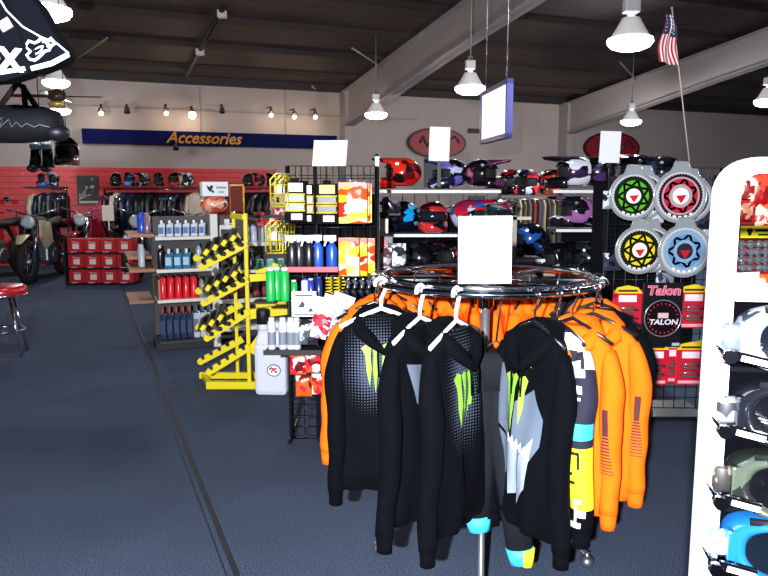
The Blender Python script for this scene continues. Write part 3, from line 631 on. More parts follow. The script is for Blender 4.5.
# frame guards: yellow rimmed wire outlines at the left
def wire_guard(label, px, py, Y, group):
    p = at(px, py, Y); t = thing('wire_guard', label, 'guard', p, .0, group)
    y2 = mat('e0cc30', .35, .3)
    def rr(w_, h_, y): return [(-w_/2, y, -h_/2+.01), (-w_/2, y, h_/2-.035), (-w_/2+.035, y, h_/2), (w_/2, y, h_/2), (w_/2, y, -h_/2), (-w_/2+.01, y, -h_/2)]
    MB().tube(rr(.1, .19, 0), .0042, 6, closed=True).obj('outer_wire', y2, t)
    MB().tube(rr(.06, .16, .02), .0035, 6, closed=True).obj('inner_wire', y2, t)
    MB().tube([(-.05, 0, -.02), (.05, 0, -.02)], .0035, 6).tube([(-.05, 0, .03), (.05, 0, .03)], .0035, 6).tube([(-.02, 0, .09), (-.02, 0, -.09)], .0035).obj('cross_wire', y2, t)
    MB().box((.0, .012, .0), (.03, .004, .05)).obj('tag', mat('d8d4e0', .5), t); return t
for k in range(3): wire_guard('yellow wire guard on the upper left pegs of the grid, %s' % ['nearest', 'middle', 'farthest'][k], 279+5*k, 190, YK-.25+.1*k, 'yellow wire guards upper row')
for k in range(3): wire_guard('yellow wire guard on the lower left pegs of the grid, %s' % ['nearest', 'middle', 'farthest'][k], 274+6*k, 237, YK-.28+.1*k, 'yellow wire guards lower row')
# blister cards with two bordered parts
def blister(label, px, py, Y, c):
    p = at(px, py, Y); t = thing('blister_card', label, 'packet', p, 0, 'black blister cards with yellow bordered parts')
    MB().box((0, 0, 0), (.125, .01, .235)).box((0, 0, .125), (.05, .008, .025)).obj('card', mat('0a0a10', .75, spec=.1), t, bevel=.003)
    MB().box((.002, -.008, .085), (.09, .004, .05)).obj('header', mat('f0e8d0' if c else 'e8c860', .5), t)
    for z in (.025, -.03):
        b = MB().box((0, -.014, z), (.115, .018, .04)).obj('part_tray', mat('7a8488' if c else '1a1618', .4), t, bevel=.004)
        MB().tube([(-.06, -.022, z-.021), (-.06, -.022, z+.021), (.06, -.022, z+.021), (.06, -.022, z-.021)], .0055, 6, closed=True).obj('yellow_border', mat('f0d830', .4), b)
    MB().box((.01, -.008, -.085), (.065, .004, .035)).obj('price_label', mat('f2ecec', .5), t)
    return t
blister('black blister card with two grey yellow-bordered bars, front left of the grid top row', 295, 202, YK-.22, 1)
blister('black blister card of grey bars just behind the front left one', 304, 204, YK-.12, 1)
blister('black blister card with two black yellow-bordered bars, middle of the grid top row', 327, 204, YK-.22, 0)
def pouch(name, label, px, py, Y, w_, h_, m, head=None, group=None, yaw=0, tilt=0, cat='packet'):
    p = at(px, py, Y); t = thing(name, label, cat, p, yaw, group)
    def f(u, v, s): x = (u-.5)*w_; z = (v-.5)*h_; e = (1-abs(2*u-1)**3)*(1-abs(2*v-1)**4); return Vector((x, s*(.003+.02*e*(.8+.2*math.sin(9*u+7*v))), z))
    MB().grid(lambda u, v: f(u, v, -1), 8, 10).grid(lambda u, v: f(1-u, v, 1), 8, 10).obj('pouch', m, t)
    if head: MB().box((0, -.006, h_*.42), (w_*1.0, .01, h_*.14)).obj('header_card', head, t)
    t.rotation_euler = (0, tilt, yaw); return t
YR = ['f0e8b0', 'e8c830', 'c82c20', 'f0dc70', 'f4ecc0', 'd8501c', 'e8d040']
for k in range(3):
    pouch('glove_packet', 'clear bag of yellow and red gloves in the grid top row, %s' % ['in front', 'second', 'at the back'][k], 353+2.5*k, 203, YK-.26+.08*k, .165, .235, graphic(YR, 9, .2, .8, (1, 1, 2.2), seed=k), mat('d02c24', .4), 'bags of yellow and red gloves, top row')
    pouch('glove_packet', 'yellow and red glove packet in the grid second row, %s' % ['in front', 'second', 'at the back'][k], 349+8*k, 257, YK-.26+.08*k, .12, .225, graphic(YR, 10, .2, .8, (1, 1, 2.2), seed=5+k), mat('d83030', .4), 'yellow and red glove packets, second row')
# trays and bottles in the grid
tr = at(312, 269, YK-.15); t = tag(MB().box((0, 0, 0), (.325, .2, .012)).box((0, -.1, .008), (.325, .008, .03)).obj('tray_shelf', mat('d83848', .4)), 'red tray shelf under the spray bottles on the wire grid', 'shelf'); t.location = tr
for i, (px, b_, c_) in enumerate(((292, '1c1c26', 'e8ecf4'), (299, '2a2c38', 'd0d4e0'), (309, '16161c', 'f0f2f8'), (318, '2a5cc0', 'f0f2f8'), (332, '2250b8', 'f4f6ff'))):
    p = at(px, 268, YK-.17+.04*(i % 2)); p.z = tr.z+.007
    bottle('spray_bottle', '%s spray bottle with a white trigger on the red tray, %s' % (['black', 'charcoal', 'glossy black', 'blue', 'royal blue'][i], ORD[i]), p, b_, c_, .2, .034, 'spray', 'spray bottles on the red tray')
t2 = at(292, 299, YK-.13)
t = tag(MB().box((0, 0, 0), (.34, .16, .01)).obj('tray_shelf', BLACK), 'narrow black tray under the green bottles on the wire grid', 'shelf'); t.location = at(295, 299, YK-.13)
for i, px in enumerate((271, 277, 285)):
    p = at(px, 298, YK-.25+.04*(i % 2)); p.z = t2.z+.006
    bottle('cleaner_bottle', 'green bottle with a white cap left of the wire grid, %s' % ORD[i], p, '20b050', 'f0f2f6', .2, .028, 'can', 'green bottles on the black tray', None)
MB().box((-.16, -.1, 0), (.14, .14, .01)).obj('tray_extension', BLACK, t)
for i, (px, b_, c_, h_) in enumerate(((294, '28a858', 'e8f0ea', .11), (305, 'd8dcf4', '3a40c0', .12), (311, '3038a0', 'd0d4f8', .12), (319, '1a2a70', '30489a', .13))):
    p = at(px, 298, YK-.12); p.z = t2.z+.006
    bottle('polish_bottle', '%s on the black tray' % ['small green bottle right of the green ones', 'white and violet bottle', 'violet bottle with pale cap', 'dark navy bottle beside the yellow springs'][i], p, b_, c_, h_, .022, 'can')
# coil springs in yellow
for i in range(3):
    p = at(329+8*i, 285, YK-.12); t = tag(MB().tube([(math.cos(a)*.02, math.sin(a)*.02, -.05+.1*a/(10*PI)) for a in [k*PI/5 for k in range(51)]], .004, 5).obj('coil_spring', mat('e8cc20', .35)), 'yellow coiled spring on the wire grid beside the navy bottle, %s' % ORD[i], 'spring', 'yellow springs on the grid'); t.location = p
for i in range(4):
    p = at(347+7*i, 287, YK-.16); t = tag(MB().tube([(-.01, 0, .06), (.012, -.01, .02), (-.005, -.02, -.02), (.012, 0, -.06)], [.012, .018, .02, .012], 8).box((0, 0, .07), (.02, .01, .03)).obj('brake_lever', graphic(['101014', '2a2c34', '0a0a0c', '505866'], 40, .2, .6)), 'black lever hanging under the yellow packets, %s' % ORD[i], 'lever', 'black levers on the grid'); t.location = p
# cards
p = at(304, 304, YK-.3); t = thing('card_packet', 'white square card packet with a black mountain-like mark below the small bottles', 'packet', p, .0)
MB().box((0, 0, 0), (.145, .006, .15)).obj('card', mat('e4f2ee', .5), t, bevel=.002)
MB().prism([(-.035, -.02), (-.01, .02), (.005, -.0), (.0, -.02)], -.006, -.003).prism([(.02, -.045), (.04, -.02), (.055, -.045)], -.006, -.003).box((0, -.004, .05), (.1, .003, .008)).box((0, -.004, -.06), (.12, .003, .006)).obj('print', mat('182028', .5), t)
for k in range(3):
    pp = at(325+9*k, 305-2*k, YK-.32+.05*k); t = thing('card_packet', 'white tilted header card with a clear pouch, %s' % ORD[k], 'packet', pp, 0, 'white header cards beside the black hoodie'); 
    MB().box((0, 0, 0), (.13, .004, .085)).obj('card', mat('f0f0f0', .5), t); MB().box((-.01, -.003, .012), (.07, .002, .006)).box((-.01, -.003, -.008), (.04, .002, .005)).obj('print', mat('c09070', .5), t)
    MB().prism([(-.055, -.04), (.055, -.04), (.045, -.2), (-.05, -.2)], -.006, .01).obj('pouch', graphic(['c8203c', 'd0d4dc', 'e84858', '98a0ac', 'f0f0f4'] if k != 1 else ['c8ccd4', 'e8eaee', '888c98'], 26, .12, .6, seed=k), t); t.rotation_euler = (0, .22+.08*k, .1)
pouch('parts_pouch', 'clear pouch of dark parts below the mountain card', 305, 332, YK-.28, .15, .15, graphic(['34343c', '8a8c94', '585a64', 'c0c4cc', '24242a'], 26, .12, .8))
for k in range(4):
    px = (272, 283, 291, 297)[k]; pp = at(px, 347, YK-.28); pp.z = at(px, 349, YK-.28).z
    bottle('silver_bottle', 'silver bottle with a white card top on the low black tray, %s' % ORD[k], pp, 'c8ccd6', 'e8eef4', .19, .024, 'can', 'silver bottles on the low tray', '7a8090')
t = tag(MB().box((0, 0, 0), (.34, .16, .012)).box((0, -.08, .008), (.34, .006, .03)).obj('tray_shelf', BLACK), 'low black tray under the silver bottles', 'shelf'); t.location = at(294, 351, YK-.24)
for k in range(4):
    pouch('red_packet', 'red packet hanging low on the wire grid, %s' % ORD[k], (298, 312, 304, 320)[k], (364, 362, 386, 384)[k], YK-.12, .1, .13, graphic(['c01828', 'e02838', '701018', 'f0e0e0', 'e06020'], 22, .25, .6, seed=k), None, 'red packets low on the grid')
for q in ((284, 184), (297, 184), (327, 186), (352, 183), (357, 184), (280, 177), (348, 238), (357, 238), (304, 291), (330, 296), (305, 320), (298, 351), (312, 351), (329, 276), (337, 276), (345, 276), (350, 277), (357, 277), (364, 277)): add_peg(*q)
mbp.obj('peg_hooks', STEEL, None)
o = bpy.data.objects['peg_hooks']; o.parent = gk; o.matrix_parent_inverse = Matrix.Translation(-gk.location)

# ---------------- helmets ----------------
def helmet(label, loc, rz, cols, seed=0, scale=1.0, group='motocross helmets on the shelves', lining='101014', goggle=None):
    t = thing('motocross_helmet', label, 'helmet', loc, rz, group)
    m = graphic(cols+['0a0a0e'], 11, .15, .9, (1, .6, 1.3), seed)
    bm_ = MB(); bm_.ball((0, 0, .155), (.135, .112, .135), 28)
    kill = []
    for f in bm_.bm.faces:
        c = f.calc_center_median()-Vector((0, 0, .155)); n = Vector((c.x/.135, c.y/.112, c.z/.135))
        if (n.x > .45 and -.62 < n.z < .42) or n.z < -.84: kill.append(f)
    bmesh.ops.delete(bm_.bm, geom=kill, context='FACES')
    bm_.obj('shell', m, t, solid=.008)
    MB().ball((-.005, 0, .155), (.122, .1, .122), 18).obj('lining', mat(lining, .8), t)
    pts = []; ra = []; rb = []
    for k in range(15):
        a = -1.35+2.7*k/14; c_ = math.cos(a)
        pts.append((.03+.155*c_**1.2 if c_ > 0 else .03, .108*math.sin(a)*1.02, .07-.012*c_)); ra.append(.042+.012*abs(math.sin(a))); rb.append(.014)
    MB().tube(pts, ra, 10, rb=rb, up=(0, 0, 1)).obj('chin_bar', m, t)
    MB().box((.186, 0, .062), (.012, .05, .03)).box((.17, .04, .062), (.02, .02, .02), Matrix.Rotation(-.6, 3, 'Z')).box((.17, -.04, .062), (.02, .02, .02), Matrix.Rotation(.6, 3, 'Z')).obj('chin_vent', BLACK, t, bevel=.003)
    def pk(u, v): x = .0+.2*u; wv = .095*(1-.3*u**2); y = (v-.5)*2*wv; return Vector((x+.02*(1-(2*v-1)**2)*u, y, .262+.035*u-.03*u*u+.02*(1-(2*v-1)**2)-.055*abs(2*v-1)**2*(1-u)))
    MB().grid(pk, 8, 10).obj('visor_peak', m, t, solid=.005)
    for s_ in (-1, 1): MB().cyl((.03, s_*.098, .235), (.03, s_*.11, .235), .012).obj('peak_screw', STEEL, t)
    if goggle: MB().tube([(.11+.03*math.cos(a), .085*math.sin(a), .155) for a in [-1.2+.24*k for k in range(11)]], .038, 8, rb=.008, up=(0, 0, 1)).obj('eyeport_insert', mat(goggle, .1, .5), t)
    return t
def shelf_row(label, x0, x1, py, Y, px0, px1, dep=.36):
    a, b = at(px0, py, Y), at(px1, py, Y); L_ = b.x-a.x
    t = thing('wire_shelf', label, 'shelf', (a.x+L_/2, Y, a.z-.012))
    MB().box((0, dep/2, 0), (L_, dep, .016)).obj('deck', mat('50545e', .4), t); MB().box((0, -.005, 0), (L_, .012, .024)).obj('edge_strip', mat('e4e8ee', .4), t)
    return t, a.z
YH = 5.9
s1, zh1 = shelf_row('upper helmet shelf left of centre', 0, 0, 190, YH, 377, 501)
s2, zh2 = shelf_row('lower helmet shelf left of centre behind the paper sign', 0, 0, 234, YH, 377, 512)
s3, zh3 = shelf_row('upper helmet shelf right of the steel column', 0, 0, 190, YH, 553, 614)
s4, zh4 = shelf_row('lower helmet shelf right of the steel column', 0, 0, 229, YH, 556, 640)
def shelf_unit(label, px0, px1, top, rows):
    a, b = at(px0, 200, YH+.38), at(px1, 200, YH+.38); t = thing('wire_shelving', label, 'shelving', ((a.x+b.x)/2, YH+.39, 0)); w_ = b.x-a.x; z1 = at(400, top, YH+.38).z
    mb = MB(); n = int(w_/.1)
    for i in range(n+1): mb.cyl((-w_/2+w_*i/n, 0, .05), (-w_/2+w_*i/n, 0, z1), .004, 5)
    for i in range(int(z1/.1)): mb.cyl((-w_/2, 0, .05+.1*i), (w_/2, 0, .05+.1*i), .004, 5)
    mb.obj('wire_back', WIRE, t)
    for s_ in (-1, 1): MB().box((s_*w_/2, -.01, z1/2), (.03, .04, z1)).obj('upright', DARK, t)
    MB().box((0, .05, z1*.45), (w_, .02, z1*.9)).obj('back_board', mat('07080c', .9, spec=.1), t)
    for z in rows: MB().box((0, -.2, z), (w_, .38, .015)).obj('lower_shelf', mat('30323a', .5), t)
    return t
shelf_unit('black wire backed shelving behind the left group of helmets', 378, 500, 194, [.9, .5, .15])
shelf_unit('black wire backed shelving behind the right group of helmets', 560, 650, 192, [.9, .5, .15])
HS_ = [
 ('red and black motocross helmet on the upper left shelf, peak pointing left', 402, zh1, 176, ['c81818', '0a0a0c', 'e83020', '101012', '6a0c10'], 1, 1.0),
 ('violet and white motocross helmet with a blue tint on the upper left shelf, middle one', 452, zh1, 200, ['1a1c40', '6a60b8', '0c0c18', 'c0c4e8', '10101a'], 2, .95),
 ('black helmet with pink edging and a long peak on the upper left shelf, right end', 481, zh1, -20, ['101018', 'b06078', '0a0a10', '5a2a50', '20141c'], 3, .95),
 ('bright blue and black helmet on the lower left shelf facing left', 402, zh2, 190, ['18a0e8', '0a0a10', '1070c8', '0c1028', '60c8f8'], 4, 1.0),
 ('red and black helmet facing the viewer on the lower left shelf', 433, zh2, -95, ['b01420', '0a0a10', '3a1014', 'd83038', '101014'], 5, 1.0),
 ('red white and blue helmet partly behind the top of the paper sign', 470, zh2, -20, ['d02030', '3050b0', 'c8d0e8', '14141c', 'a02050'], 6, 1.05),
 ('black helmet with grey eyeport just above the right corner of the paper sign', 496, zh2, -70, ['101418', '1c3a44', '8090a0', '0c0c12', 'b03038'], 7, 1.05),
 ('large black and violet helmet on the upper right shelf with a white chin', 574, zh1, 172, ['0c0c12', '101018', '38204a', 'e0e4f0', '14141c'], 8, 1.05),
 ('black helmet with lilac trim on the upper right shelf beside the green sprocket pack', 597, zh1, -15, ['0c0c14', '4a3060', '101018', '14141e', '9080b0'], 9, 1.05),
 ('dark navy helmet behind the green sprocket pack', 637, zh1, 185, ['0c1024', '1c2440', '0a0a12', '30406a'], 10, 1.1),
 ('black helmet with grey trim behind the red sprocket pack', 662, zh1, 170, ['101014', '1a1c28', '4a5068', '0c0c12'], 11, 1.05),
 ('black and lilac helmet on the lower right shelf facing left', 578, zh4, 178, ['0e0e16', '101018', 'a868a8', 'e8e8f0', '1a1828'], 12, 1.0),
]
for lb, px, z, deg, cols, sd, sc_ in HS_:
    p = at(px, 190, YH+.16); p.z = z+.001
    h_ = helmet(lb, p, math.radians(deg), cols, sd, goggle='28303c' if sd in (5, 7, 2) else None); h_.scale = (sc_*1.17, sc_*1.1, sc_*.9)
    if sd in (10, 11):
        st, _ = shelf_row('short helmet shelf end behind the %s sprocket pack' % ('green' if sd == 10 else 'red'), 0, 0, 190, YH, px-18, px+16)
# third row of dark helmets
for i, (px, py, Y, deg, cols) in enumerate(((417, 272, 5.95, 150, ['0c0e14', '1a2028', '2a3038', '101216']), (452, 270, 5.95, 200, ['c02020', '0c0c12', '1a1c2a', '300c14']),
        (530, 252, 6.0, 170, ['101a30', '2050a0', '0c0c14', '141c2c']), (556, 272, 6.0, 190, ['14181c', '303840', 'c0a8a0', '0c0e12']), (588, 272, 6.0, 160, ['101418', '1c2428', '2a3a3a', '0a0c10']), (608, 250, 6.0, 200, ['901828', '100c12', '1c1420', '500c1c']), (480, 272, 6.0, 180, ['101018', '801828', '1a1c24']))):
    p = at(px, py, Y+.1); z = zpx(py+6, Y); p.z = z
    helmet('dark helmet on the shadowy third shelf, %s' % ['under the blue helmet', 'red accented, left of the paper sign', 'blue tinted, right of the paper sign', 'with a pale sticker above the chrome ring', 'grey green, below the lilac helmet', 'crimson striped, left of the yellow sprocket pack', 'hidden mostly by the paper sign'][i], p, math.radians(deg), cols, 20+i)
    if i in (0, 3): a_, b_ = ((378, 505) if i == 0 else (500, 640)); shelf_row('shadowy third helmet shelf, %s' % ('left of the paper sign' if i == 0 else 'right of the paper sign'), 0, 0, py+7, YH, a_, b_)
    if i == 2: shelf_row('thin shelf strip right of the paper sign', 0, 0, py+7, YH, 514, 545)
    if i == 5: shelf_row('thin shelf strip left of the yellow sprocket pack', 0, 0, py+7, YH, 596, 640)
# papers taped over the shelves
for lb, px, py, hh_ in (('white paper sheet standing on the left helmet shelf in front of the first oval sign', 439.5, 144, .27), ('white paper sheet standing on the right helmet shelf in front of the second oval sign', 610, 147, .25)):
    p = at(px, py, YH); t = thing('paper_sheet', lb, 'paper', p)
    MB().box((0, 0, 0), (.165, .004, hh_), Matrix.Rotation(.03, 3, 'Y')).obj('sheet', PAPER, t)
    MB().box((0, .02, -hh_/2-.08), (.03, .02, .26)).obj('stand', DARK, t)
# dark divider between helmets on the left shelves
for px, z0_, z1_ in ((434, 188, 158), (478, 232, 196)):
    p = at(px-2, z0_, YH+.3); q = at(px-2, z1_, YH+.3); t = tag(MB().box((0, 0, (q.z-p.z)/2), (.14, .06, q.z-p.z)).box((0, -.035, (q.z-p.z)/2), (.1, .01, (q.z-p.z)*.8)).obj('shelf_divider', mat('0d101e', .6)), 'dark navy divider between the helmets on the %s left shelf' % ('upper' if z0_ < 200 else 'lower'), 'divider'); t.location = p
# small row of helmets farther back
for i, (px, cols) in enumerate(((508, ['c02030', '0c0c10', 'e0e0e8', '101014']), (517, ['d8dce8', '14141a', 'c03040', '0c0c10']), (529, ['203070', '101018', 'e03040', 'c0c8e0']), (548, ['d02018', 'f0a020', '101010', 'e84020']))):
    p = at(px, 196, 8.2); helmet('small far helmet on the back rail between the shelves, %s' % ORD[i], p, math.radians((-90, -60, -110, -80)[i]), cols, 30+i, group='far helmets on the back rail')
a_, b_ = at(500, 197, 8.2), at(556, 197, 8.2)
fr = thing('garment_rail', 'tan slatted rail of clothes in the gap between the helmet shelves', 'rack', ((a_.x+b_.x)/2, 8.25, 0))
MB().box((0, 0, a_.z-.012), (b_.x-a_.x+.1, .3, .02)).obj('top_board', mat('8a7c70', .6), fr)
for s_ in (-1, 1): MB().box((s_*.34, 0, a_.z/2), (.04, .3, a_.z)).obj('side_panel', mat('6a6058', .6), fr)
MB().box((0, .12, a_.z/2), (.68, .02, a_.z-.03)).obj('back_board', mat('4a4038', .7), fr)
for i in range(12):
    cc = ['6a5c50', '8a8478', '3a3430', 'a09888', '584838', '50565a', '7a2a20', '403a50', '948468', '2c2c30', '787060', '5a3a30'][i]
    x = -.29+i*.053; t = tag(MB().tube([(0, 0, 0), (.004, 0, -.05), (0, .01, -.3), (.005, -.01, -.62)], [.012, .02, .024, .022], 8, rb=[.06, .12, .13, .12], up=(1, 0, 0)).obj('hanging_shirt', mat(cc, .85)), '%s shirt on the far tan rail, %s' % (['taupe', 'grey', 'dark brown', 'beige', 'brown', 'slate', 'rust red', 'plum', 'khaki', 'black', 'olive grey', 'chestnut'][i], 'left half' if i < 6 else 'right half'), 'shirt', 'shirts on the far tan rail'); t.location = (fr.location.x+x, 8.02, a_.z-.03)
MB().cyl((-.34, -.23, a_.z-.025), (.34, -.23, a_.z-.025), .01).obj('rail', CHROME, fr)
p = at(514, 240, 5.7); t = thing('sign_post', 'cream post with a short arm just right of the paper sign', 'post', (p.x, 5.7, 0))
MB().box((0, 0, .7), (.035, .035, 1.4)).obj('post', mat('a89c90', .5), t); MB().box((.05, 0, 1.38), (.16, .035, .025)).obj('arm', mat('c8bca8', .5), t); MB().box((0, 0, .01), (.2, .2, .02)).obj('base', DARK, t)
# goods beside the slotted post
carton('parts_box', 'red and grey parts box hanging right of the slotted post', at(385, 249, YK+.5), (.11, .06, .09), graphic(['c02030', 'd84048', '40404a'], 14, .4, .2), 0)
pouch('parts_pouch', 'clear clamshell of small parts right of the slotted post', 383, 258, YK+.4, .12, .14, graphic(['b8b0b0', '706870', 'e8e8ee', '583840'], 30, .1, .9))
pouch('parts_pouch', 'clear clamshell with a white strip beside the white hangers', 397, 258, YK+.45, .12, .2, graphic(['d8d8e0', '8a8890', 'f0f0f4', '302c38'], 26, .1, .9))
pouch('parts_pouch', 'white paper packet at the left end of the lower helmet shelf', 381, 226, YK+.6, .1, .1, mat('e8e0dc', .6))
pouch('parts_pouch', 'dark packet with a pink print under the red helmet', 391, 206, YK+1.0, .14, .14, graphic(['1a1c28', '4a3a48', '101018', '6a6070'], 20, .2, .5))

# ---------------- right wire grid with sprocket packs ----------------
YM2 = 4.9
def mx(px): return at(px, 250, YM2).x
gm = grid_panel('wire_grid_display', 'black wire grid display of sprocket packs between the orange hoodies and the white tower', mx(604), mx(716), at(650, 408, YM2).z, at(650, 168, YM2).z, YM2, foot=False)
for x in (mx(606)-gm.location.x, mx(712)-gm.location.x): MB().box((x, .02, .85), (.025, .025, 1.7)).obj('upright', WIRE, gm)
MB().box((0, .15, .02), (mx(716)-mx(604), .4, .03)).obj('foot', WIRE, gm)
MB().box((0, .3, .95), (mx(716)-mx(604), .02, 1.4)).obj('back_board', mat('08090e', .9, spec=.1), gm)
def sprocket_pack(label, px, py, Y, col, ringc, r=.135, inner='e8e8f0', spd=None, group='clear sprocket packs'):
    p = at(px, py, Y); t = thing('sprocket_pack', label, 'sprocket pack', p, 0, group)
    R = Matrix.Rotation(PI/2, 3, 'X')
    out = [(math.cos(a)*r*1.14, math.sin(a)*r*1.14) for a in [PI/2+.42+k*(2*PI-.84)/30 for k in range(31)]]
    poly = out+[(.05, r*1.28), (.045, r*1.45), (-.045, r*1.45), (-.05, r*1.28)]
    MB().prism(poly, .0, .012).obj('clamshell', mat('9aa0a4', .12, .25, coat=.8), t, bevel=.004)
    MB().tube([(a*1.0, -.004, b) for a, b in poly], .0065, 6, closed=True).obj('clamshell_rim', mat('b8bcc0', .15, .5), t)
    MB().lathe([(r*1.02, -.004), (r*1.02, .01)], rot=R, seg=40).obj('backing_disc', mat('b8bcc0', .4), t); MB().lathe([(r*.93, -.0), (r*.93, .0115)], rot=R, seg=40).obj('colour_disc', mat(col, .35), t)
    mb = MB(); n = 44; prof = []
    for k in range(n*2): a = k*PI/n; q = r*(.985 if k % 2 else .93); prof.append((math.cos(a)*q, math.sin(a)*q))
    # toothed ring + openings
    def ringpoly(mb, ro, ri, y0, y1, seg=44, teeth=False):
        A = []
        for k in range(seg*2 if teeth else seg):
            N = seg*2 if teeth else seg; a = k*2*PI/N; ro_ = ro*(1 if (not teeth or k % 2) else .94)
            A.append([mb.bm.verts.new((math.cos(a)*q, y, math.sin(a)*q)) for q, y in ((ro_, y0), (ri, y0), (ri, y1), (ro_, y1))])
        N = len(A); fs = []
        for k in range(N):
            for j in range(4): fs.append(mb.bm.faces.new((A[k][j], A[(k+1) % N][j], A[(k+1) % N][(j+1) % 4], A[k][(j+1) % 4])))
        bmesh.ops.recalc_face_normals(mb.bm, faces=fs)
    ringpoly(mb, r*.97, r*.82, -.012, -.006, 44, True); mb.obj('toothed_ring', mat(ringc, .3, .3), t)
    mb = MB(); ringpoly(mb, r*.82, r*.74, -.0125, -.006)
    ringpoly(mb, r*.5, r*.36, -.0125, -.006)
    nz = 7
    for k in range(nz):
        a = k*2*PI/nz; 
        for s_ in (-1, 1):
            a2 = a+s_*PI/nz; mb.box(((math.cos(a)*.48+math.cos(a2)*.77)/2*r, -.009, (math.sin(a)*.48+math.sin(a2)*.77)/2*r), ((Vector((math.cos(a)*.48-math.cos(a2)*.77, math.sin(a)*.48-math.sin(a2)*.77))).length*r, .005, r*.11), Matrix.Rotation(-math.atan2(math.sin(a2)*.77-math.sin(a)*.48, math.cos(a2)*.77-math.cos(a)*.48), 3, 'Y'))
    mb.obj('spider', mat(spd or ringc, .3, .2), t)
    MB().lathe([(r*.35, .004), (r*.35, .015)], rot=R, seg=24).obj('hub_label', mat('f0eef4', .4) if inner != 'dark' else mat('20182a', .4), t)
    MB().prism([(-r*.22, r*.02), (r*.24, r*.05), (r*.05, -r*.28), (-.0, -r*.3)], -.018, -.015).obj('hub_print', RED, t)
    mb = MB()
    for k in range(5): a = -2.1+k*.27; mb.box((math.cos(a)*r*.9, -.013, math.sin(a)*r*.9), (r*.14, .002, r*.08), Matrix.Rotation(-(a+PI/2), 3, 'Y'))
    mb.obj('rim_print', mat('f4f0f8', .4), t)
    return t
sprocket_pack('clear sprocket pack with a green sprocket, upper left of the four', 633, 196, YM2-.18, '4aa818', '101810')
sprocket_pack('clear sprocket pack with a red sprocket, upper right of the four', 680, 196, YM2-.2, 'b81430', '30101c', .15, spd='b8a0a8')
sprocket_pack('clear sprocket pack with a yellow sprocket, lower left of the four', 639, 250, YM2-.2, 'd8c818', '14140c')
sprocket_pack('clear sprocket pack with a pale blue disc and dark hub, lower right of the four', 684, 251, YM2-.22, '5c88b4', '98b0c8', .148, 'dark', spd='88aed0')
for lb, px, py, dy in (('clear sprocket pack mostly hidden behind the green one', 643, 196, -.06), ('clear sprocket pack mostly hidden behind the yellow one', 650, 249, -.08), ('clear sprocket pack mostly hidden behind the red one', 689, 199, -.07)):
    sprocket_pack(lb, px, py, YM2+dy, '8a9090', '404448')
# talon card
p = at(662, 315, YM2-.12); t = thing('sprocket_card', 'black card with pink Talon lettering and a dark red sprocket disc', 'sprocket card', p)
R = Matrix.Rotation(PI/2, 3, 'X')
MB().box((0, 0, 0), (.27, .008, .44)).obj('card', mat('16161c', .25, coat=.5), t, bevel=.003)
text('Talon', .085, mat('f090a8', .4), t, (0.0, -.008, .165), shear=.15, ext=.003, off=.004, sx=1.15); text('Talon', .085, mat('c01838', .4), t, (0.0, -.012, .165), shear=.15, ext=.002, off=-.001, sx=1.15)
MB().lathe([(.12, -.006), (.12, .006)], (0, -.01, -.02), rot=R, seg=40).obj('disc', mat('1e1418', .15, .3, coat=.8), t)
MB().tube([(math.cos(a)*.123, -.016, math.sin(a)*.123-.02) for a in [k*PI/24 for k in range(48)]], .004, 6, closed=True).obj('disc_rim', mat('b0b4bc', .2, .6), t)
mb = MB()
for k in range(22): a = k*2*PI/22; mb.box((math.cos(a)*.1, -.02, math.sin(a)*.1-.02), (.012, .004, .006), Matrix.Rotation(-a, 3, 'Y'))
mb.obj('disc_marks', mat('c02840', .4), t)
MB().box((0, -.02, .0), (.07, .004, .035)).obj('hub_label', mat('d8b8c0', .4), t)
text('TALON', .05, mat('f0e0e8', .4), t, (0, -.026, -.045), shear=.15, ext=.002, off=.001, sx=1.15); MB().box((0.1, -.006, -.2), (.05, .003, .02)).obj('corner_label', mat('b0b8c0', .4), t)
# red cards with yellow heads
rc = None
for i, (px, py, dy) in enumerate(((627, 308, .0), (693, 307, .0), (654, 364, .0), (690, 364, .02), (668, 362, .08), (700, 362, .1))):
    p = at(px, py, YM2-.1+dy); lab = 'red blister card with a yellow header, %s' % ['left of the Talon card', 'right of the Talon card', 'lower row beside the orange hoodie', 'lower row nearest the white tower', 'lower row behind the left one', 'lower row tucked behind the tower edge'][i]
    if rc is None:
        rc = t = thing('blister_card', lab, 'packet', p, 0, 'red blister cards with yellow headers')
        MB().box((0, 0, -.01), (.2, .006, .27)).obj('card', mat('c8102c', .4), t, bevel=.003)
        MB().prism([(-.1, .1), (-.07, .14), (0, .155), (.07, .14), (.1, .1)], -.004, .003).obj('header', mat('e8c820', .4), t)
        MB().box((0, -.006, .118), (.13, .002, .014)).obj('header_print', mat('402010', .5), t)
        MB().box((.0, -.006, .065), (.12, .004, .045)).obj('white_label', mat('f8e0ec', .4), t)
        for z in (-.01, -.07): MB().tube([(-.07, -.012, z), (-.04, -.014, z+.015), (.04, -.014, z+.015), (.07, -.012, z), (.03, -.014, z-.015), (-.03, -.014, z-.015)], .012, 8, closed=True).obj('blister', mat('8a5a60', .2, .3, coat=.7), t)
        MB().box((0, -.005, -.125), (.16, .002, .02)).obj('footer_print', mat('f0a0b0', .5), t)
    else: dup(rc, p, lab)
# small goods between packs
for i, (px, py, cl) in enumerate(((655, 215, 'c0c4cc'), (700, 228, '5a6278'), (612, 262, '2a3040'), (665, 276, '808898'), (612, 200, '8088a0'))):
    p = at(px, py, YM2-.03); pouch('parts_pouch', 'small %s parts pouch between the sprocket packs, %s' % (['pale', 'slate', 'dark', 'grey', 'bluish'][i], ['above the yellow one', 'at the tower edge', 'left of the yellow one', 'above the Talon card', 'left of the green one'][i]), px, py, YM2-.03, .12, .12, graphic([cl, '14161e', 'c8ccd8', '303648'], 22, .15, .8, seed=i))
